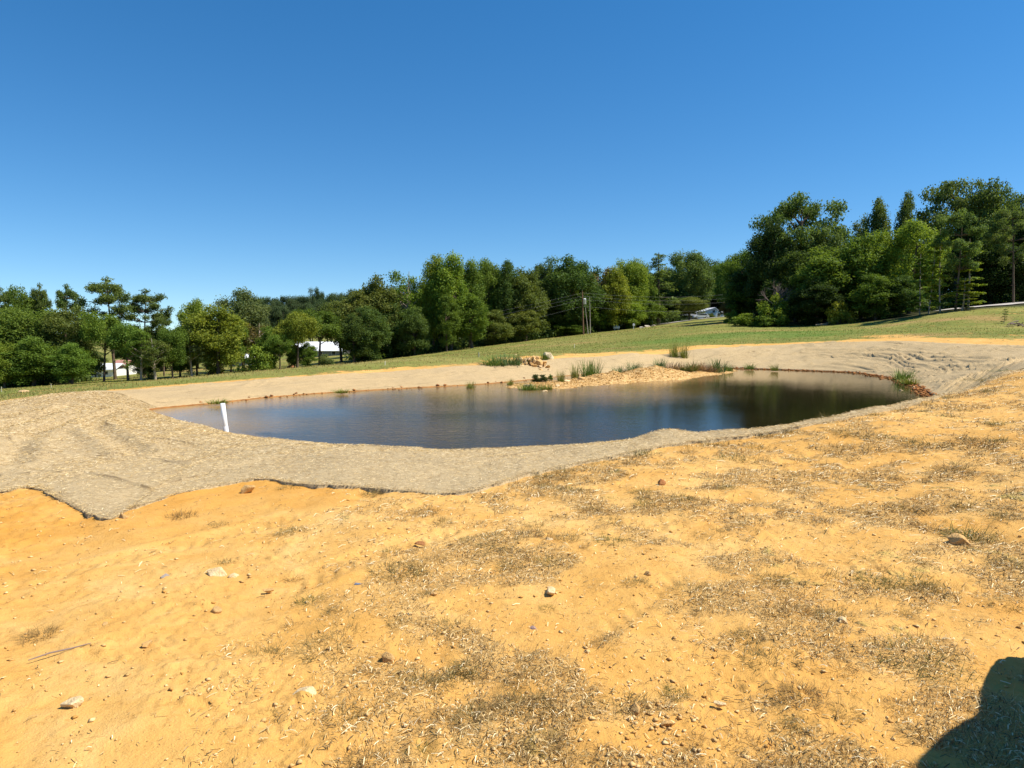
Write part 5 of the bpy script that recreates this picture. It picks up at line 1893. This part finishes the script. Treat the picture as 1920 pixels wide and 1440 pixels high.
prism("wall", [(-19 * hs, -1.5), (19 * hs, -1.5), (19 * hs, 16 * hs), (14 * hs, 20 * hs), (-19 * hs, 10 * hs)], 'y', 0, 9, M_WHITE, hr)
prism("roof", [(-21.5 * hs, 9.6 * hs), (14 * hs, 20.4 * hs), (20.5 * hs, 15.2 * hs), (20.5 * hs, 16.2 * hs), (14 * hs, 21.6 * hs), (-21.5 * hs, 10.8 * hs)], 'y', -0.4, 9.4, M_ROOFW, hr)
window(hr, 12 * hs, 0, 12 * hs, 0.75, 0.75)
part("door", [((6 * hs, -.04, 0), (6 * hs + .85, .04, 1.95))], M_GREYW, hr)
shed(1358, 1372, 600, 200, 1.6, 0.7, 4.0, "pale little shed half hidden right of the white house", M_WHITE, M_GREYW, "shed", wins=((.0, .6, .6, .6),))


# ---------------------------------------------------------------- vehicles
M_PAINT = simple_mat("white_paint", (0.80, 0.80, 0.80), 0.3, 0.02, 2, 0.5)
M_TYRE = simple_mat("tyre_rubber", (0.025, 0.025, 0.026), 0.85, 0.2)
M_RIM = simple_mat("wheel_rim", (0.45, 0.45, 0.46), 0.4, 0.05, 4, 0.5)


def wheel(parent, x, y, z, r, w):
    t = lathe([(r * .6, -w / 2), (r * .92, -w / 2), (r, -w * .36), (r, w * .36), (r * .92, w / 2), (r * .6, w / 2)], 20)
    t.name = "wheel"
    o = obj("wheel", t, M_TYRE, parent, (x, y, z))
    o.rotation_euler = (0, math.pi / 2, 0)
    h = lathe([(0.01, -w * .42), (r * .58, -w * .46), (r * .6, -w * .3), (r * .6, w * .3), (r * .58, w * .46), (0.01, w * .42)], 16)
    h.name = "rim"
    obj("rim", h, M_RIM, o)


def car(px, py, dist, rz, label, paint):
    p = D(px, py, dist)
    p[2] = float(gz(p[:1], p[1:2])[0])
    r = empty("parked_car", tuple(p), label, "car")
    r.rotation_euler = (0, 0, rz)
    prism("body", [(-2.2, .35), (2.2, .35), (2.25, .75), (1.2, .95), (.55, 1.42), (-1.5, 1.45), (-2.15, .95), (-2.25, .7)], 'x', -.88, .88, paint, r, 0.05)
    prism("windshield", [(1.13, .99), (.60, 1.36), (.64, 1.38), (1.19, 1.0)], 'x', -.72, .72, M_GLASS, r)
    for s in (-1, 1):
        prism("side_window", [(1.0, .98), (.5, 1.34), (-1.35, 1.36), (-1.75, .98)], 'x', s * .875, s * .885, M_GLASS, r)
        part("headlight", [((s * .75 - .14, 2.2, .62), (s * .75 + .14, 2.27, .76))], M_GLASS, r)
    for sx in (-.8, .8):
        for sy in (-1.35, 1.35):
            wheel(r, sx, sy, .33, .33, .2)


car(1217, 608, 168, math.pi * 0.93, "white car parked nose-on beneath trees, right of the mailbox", M_PAINT)
car(1314, 598, 208, math.pi * 0.5, "white car parked sideways in front of the white house", M_PAINT)
p = D(1156, 616, 157)
p[2] = float(gz(p[:1], p[1:2])[0])
tk = empty("propane_tank", tuple(p), "white rounded tank half hidden under the trees", "tank")
tm_ = lathe([(0.01, -.75), (.2, -.72), (.34, -.6), (.38, -.45), (.38, .45), (.34, .6), (.2, .72), (.01, .75)], 20)
tm_.name = "tank"
o = obj("tank", tm_, M_PAINT, tk, (0, 0, .62))
o.rotation_euler = (0, math.pi / 2, 0)
for s in (-.4, .4):
    part("foot", [((s - .06, -.25, -.1), (s + .06, .25, .3))], M_RIM, tk)
lidm = lathe([(0.14, 0), (.15, .02), (.15, .16), (.12, .2), (.01, .21)], 14)
lidm.name = "dome"
obj("dome", lidm, M_PAINT, tk, (0, 0, .98))
p = D(1188, 614, 150)
p[2] = float(gz(p[:1], p[1:2])[0])
mb = empty("mailbox", tuple(p), "white mailbox on a white post at the edge of the grass", "mailbox")
part("post", [((-.06, -.06, -.3), (.06, .06, .75))], M_PAINT, mb)
prism("box", [(-.22, .7), (.22, .7), (.22, 1.0), (.16, 1.14), (0, 1.2), (-.16, 1.14), (-.22, 1.0)], 'y', -.35, .35, M_PAINT, mb, 0.01)
part("flag", [((.235, -.2, .95), (.25, .1, 1.05))], M_ROOFR, mb)
p = D(1357, 596, 185)
p[2] = float(gz(p[:1], p[1:2])[0])
mp = empty("marker_post", tuple(p), "short white marker post by the driveway near the house", "post")
part("post", [((-.1, -.1, -.2), (.1, .1, .9))], M_PAINT, mp)
part("cap", [((-.13, -.13, .9), (.13, .13, .98))], M_PAINT, mp)

# unseen vehicle added beside the photographer, its outline shaped to cast the corner shadow
zg = 1.0
M_UTV = simple_mat("tan_paint", (0.55, 0.45, 0.32), 0.4, 0.05, 3, 0.5)  # light tan chosen to bounce warm fill into the shadow
uv = empty("shadow_vehicle", (3.40, 1.6, zg), "unseen tan utility vehicle added beside the camera to cast the corner shadow", "utility vehicle")
prism("body", [(-1.35, .34), (1.54, .33), (1.63, .39), (1.67, .47), (1.65, .56), (1.57, .68), (1.42, .84), (1.27, .99), (1.12, 1.12), (-1.0, 1.12), (-1.35, .95)], 'x', -.70, .70, M_UTV, uv, 0.05)
prism("cab", [(1.14, .97), (1.16, 1.01), (.93, 1.40), (.71, 1.70), (.42, 1.88), (-.75, 1.92), (-.95, 1.75), (-1.0, .97)], 'x', -.70, .70, M_UTV, uv, 0.02)
prism("windshield", [(1.10, 1.13), (.94, 1.40), (.76, 1.65), (.78, 1.665), (.96, 1.41), (1.115, 1.14)], 'x', -.6, .6, M_GLASS, uv)
for s in (-1, 1):
    prism("side_window", [(.88, 1.12), (.78, 1.42), (.55, 1.7), (-.7, 1.72), (-.85, 1.12)], 'x', s * .703, s * .712, M_GLASS, uv)
    part("headlight", [((s * .48 - .12, 1.5, .58), (s * .48 + .12, 1.60, .66))], M_PAINT, uv)
for sx in (-.60, .60):
    for sy in (-.85, 1.15):
        wheel(uv, sx, sy, .33, .33, .18)

# ---------------------------------------------------------------- driveway, road, brush pile


def strip(name, pts, width, mat, lift=0.05):
    pts = np.array([p[:2] for p in pts])
    P = poly_dense(pts, False, 1.5)
    t = np.gradient(P, axis=0)
    t /= np.linalg.norm(t, axis=1)[:, None]
    nrm_ = np.stack([-t[:, 1], t[:, 0]], 1)
    rows = []
    for k in np.linspace(-.5, .5, 7):
        q = P + nrm_ * width * k
        rows.append(np.stack([q[:, 0], q[:, 1], gz(q[:, 0], q[:, 1]) + lift], 1))
    V = np.stack(rows, 1)
    ix = np.arange(V.shape[0] * 7).reshape(-1, 7)
    f = np.stack([ix[:-1, :-1], ix[:-1, 1:], ix[1:, 1:], ix[1:, :-1]], -1).reshape(-1, 4)
    return tag(obj(name, make_mesh(name, V.reshape(-1, 3), f[:, ::-1], True), mat), kind="structure")


M_GRAVELROAD = simple_mat("pale_gravel", (0.46, 0.42, 0.37), 0.95, 0.2, 1.5, 0.1, 0.5)
strip("driveway", [D(1240, 607, 168), D(1270, 606, 172), D(1300, 604, 176), D(1345, 602, 180), D(1400, 600, 186)], 4.2, M_GRAVELROAD, 0.12)
strip("road", [D(1770, 582, 91), D(1810, 579, 92), D(1860, 575.5, 94), D(1920, 571, 97), D(2040, 562, 104)], 3.4, M_GRAVELROAD, 0.14)
p = hit(1912, 613, 40, 100)
br = random.Random(9)
bp = empty("brush_pile", tuple(p), "pile of dead brown branches in the grass at the right edge", "brush pile")
for k in range(26):
    tb = Tubes(5)
    x0, y0, z0 = br.uniform(-1, 1), br.uniform(-.6, .6), br.uniform(0.05, .45)
    a = br.uniform(0, 6.28)
    L = br.uniform(.5, 1.1)
    d_ = np.array([math.cos(a), math.sin(a) * .7, br.uniform(-.25, .45)])
    c0 = np.array([x0, y0, z0])
    tb.add([c0 - d_ * L * .5, c0 + [0, 0, .04], c0 + d_ * L * .5], [br.uniform(.03, .07), .035, .012])
    obj("branch", tb.mesh("branch"), M_DEAD, bp)
p = hit(1543, 611, 60, 110)
lg = empty("fallen_branch", tuple(p), "pale fallen branch on the grass below the right-hand wood", "branch")
for k in range(5):
    tb = Tubes(5)
    tb.add([(-1.0 + .3 * k, 0, .1), (-.3 + .3 * k, .1 * k, .25), (.5 + .25 * k, .15 * k, .35 + .1 * k)], [.06, .045, .015])
    obj("branch", tb.mesh("branch"), M_BARKPALE, lg)
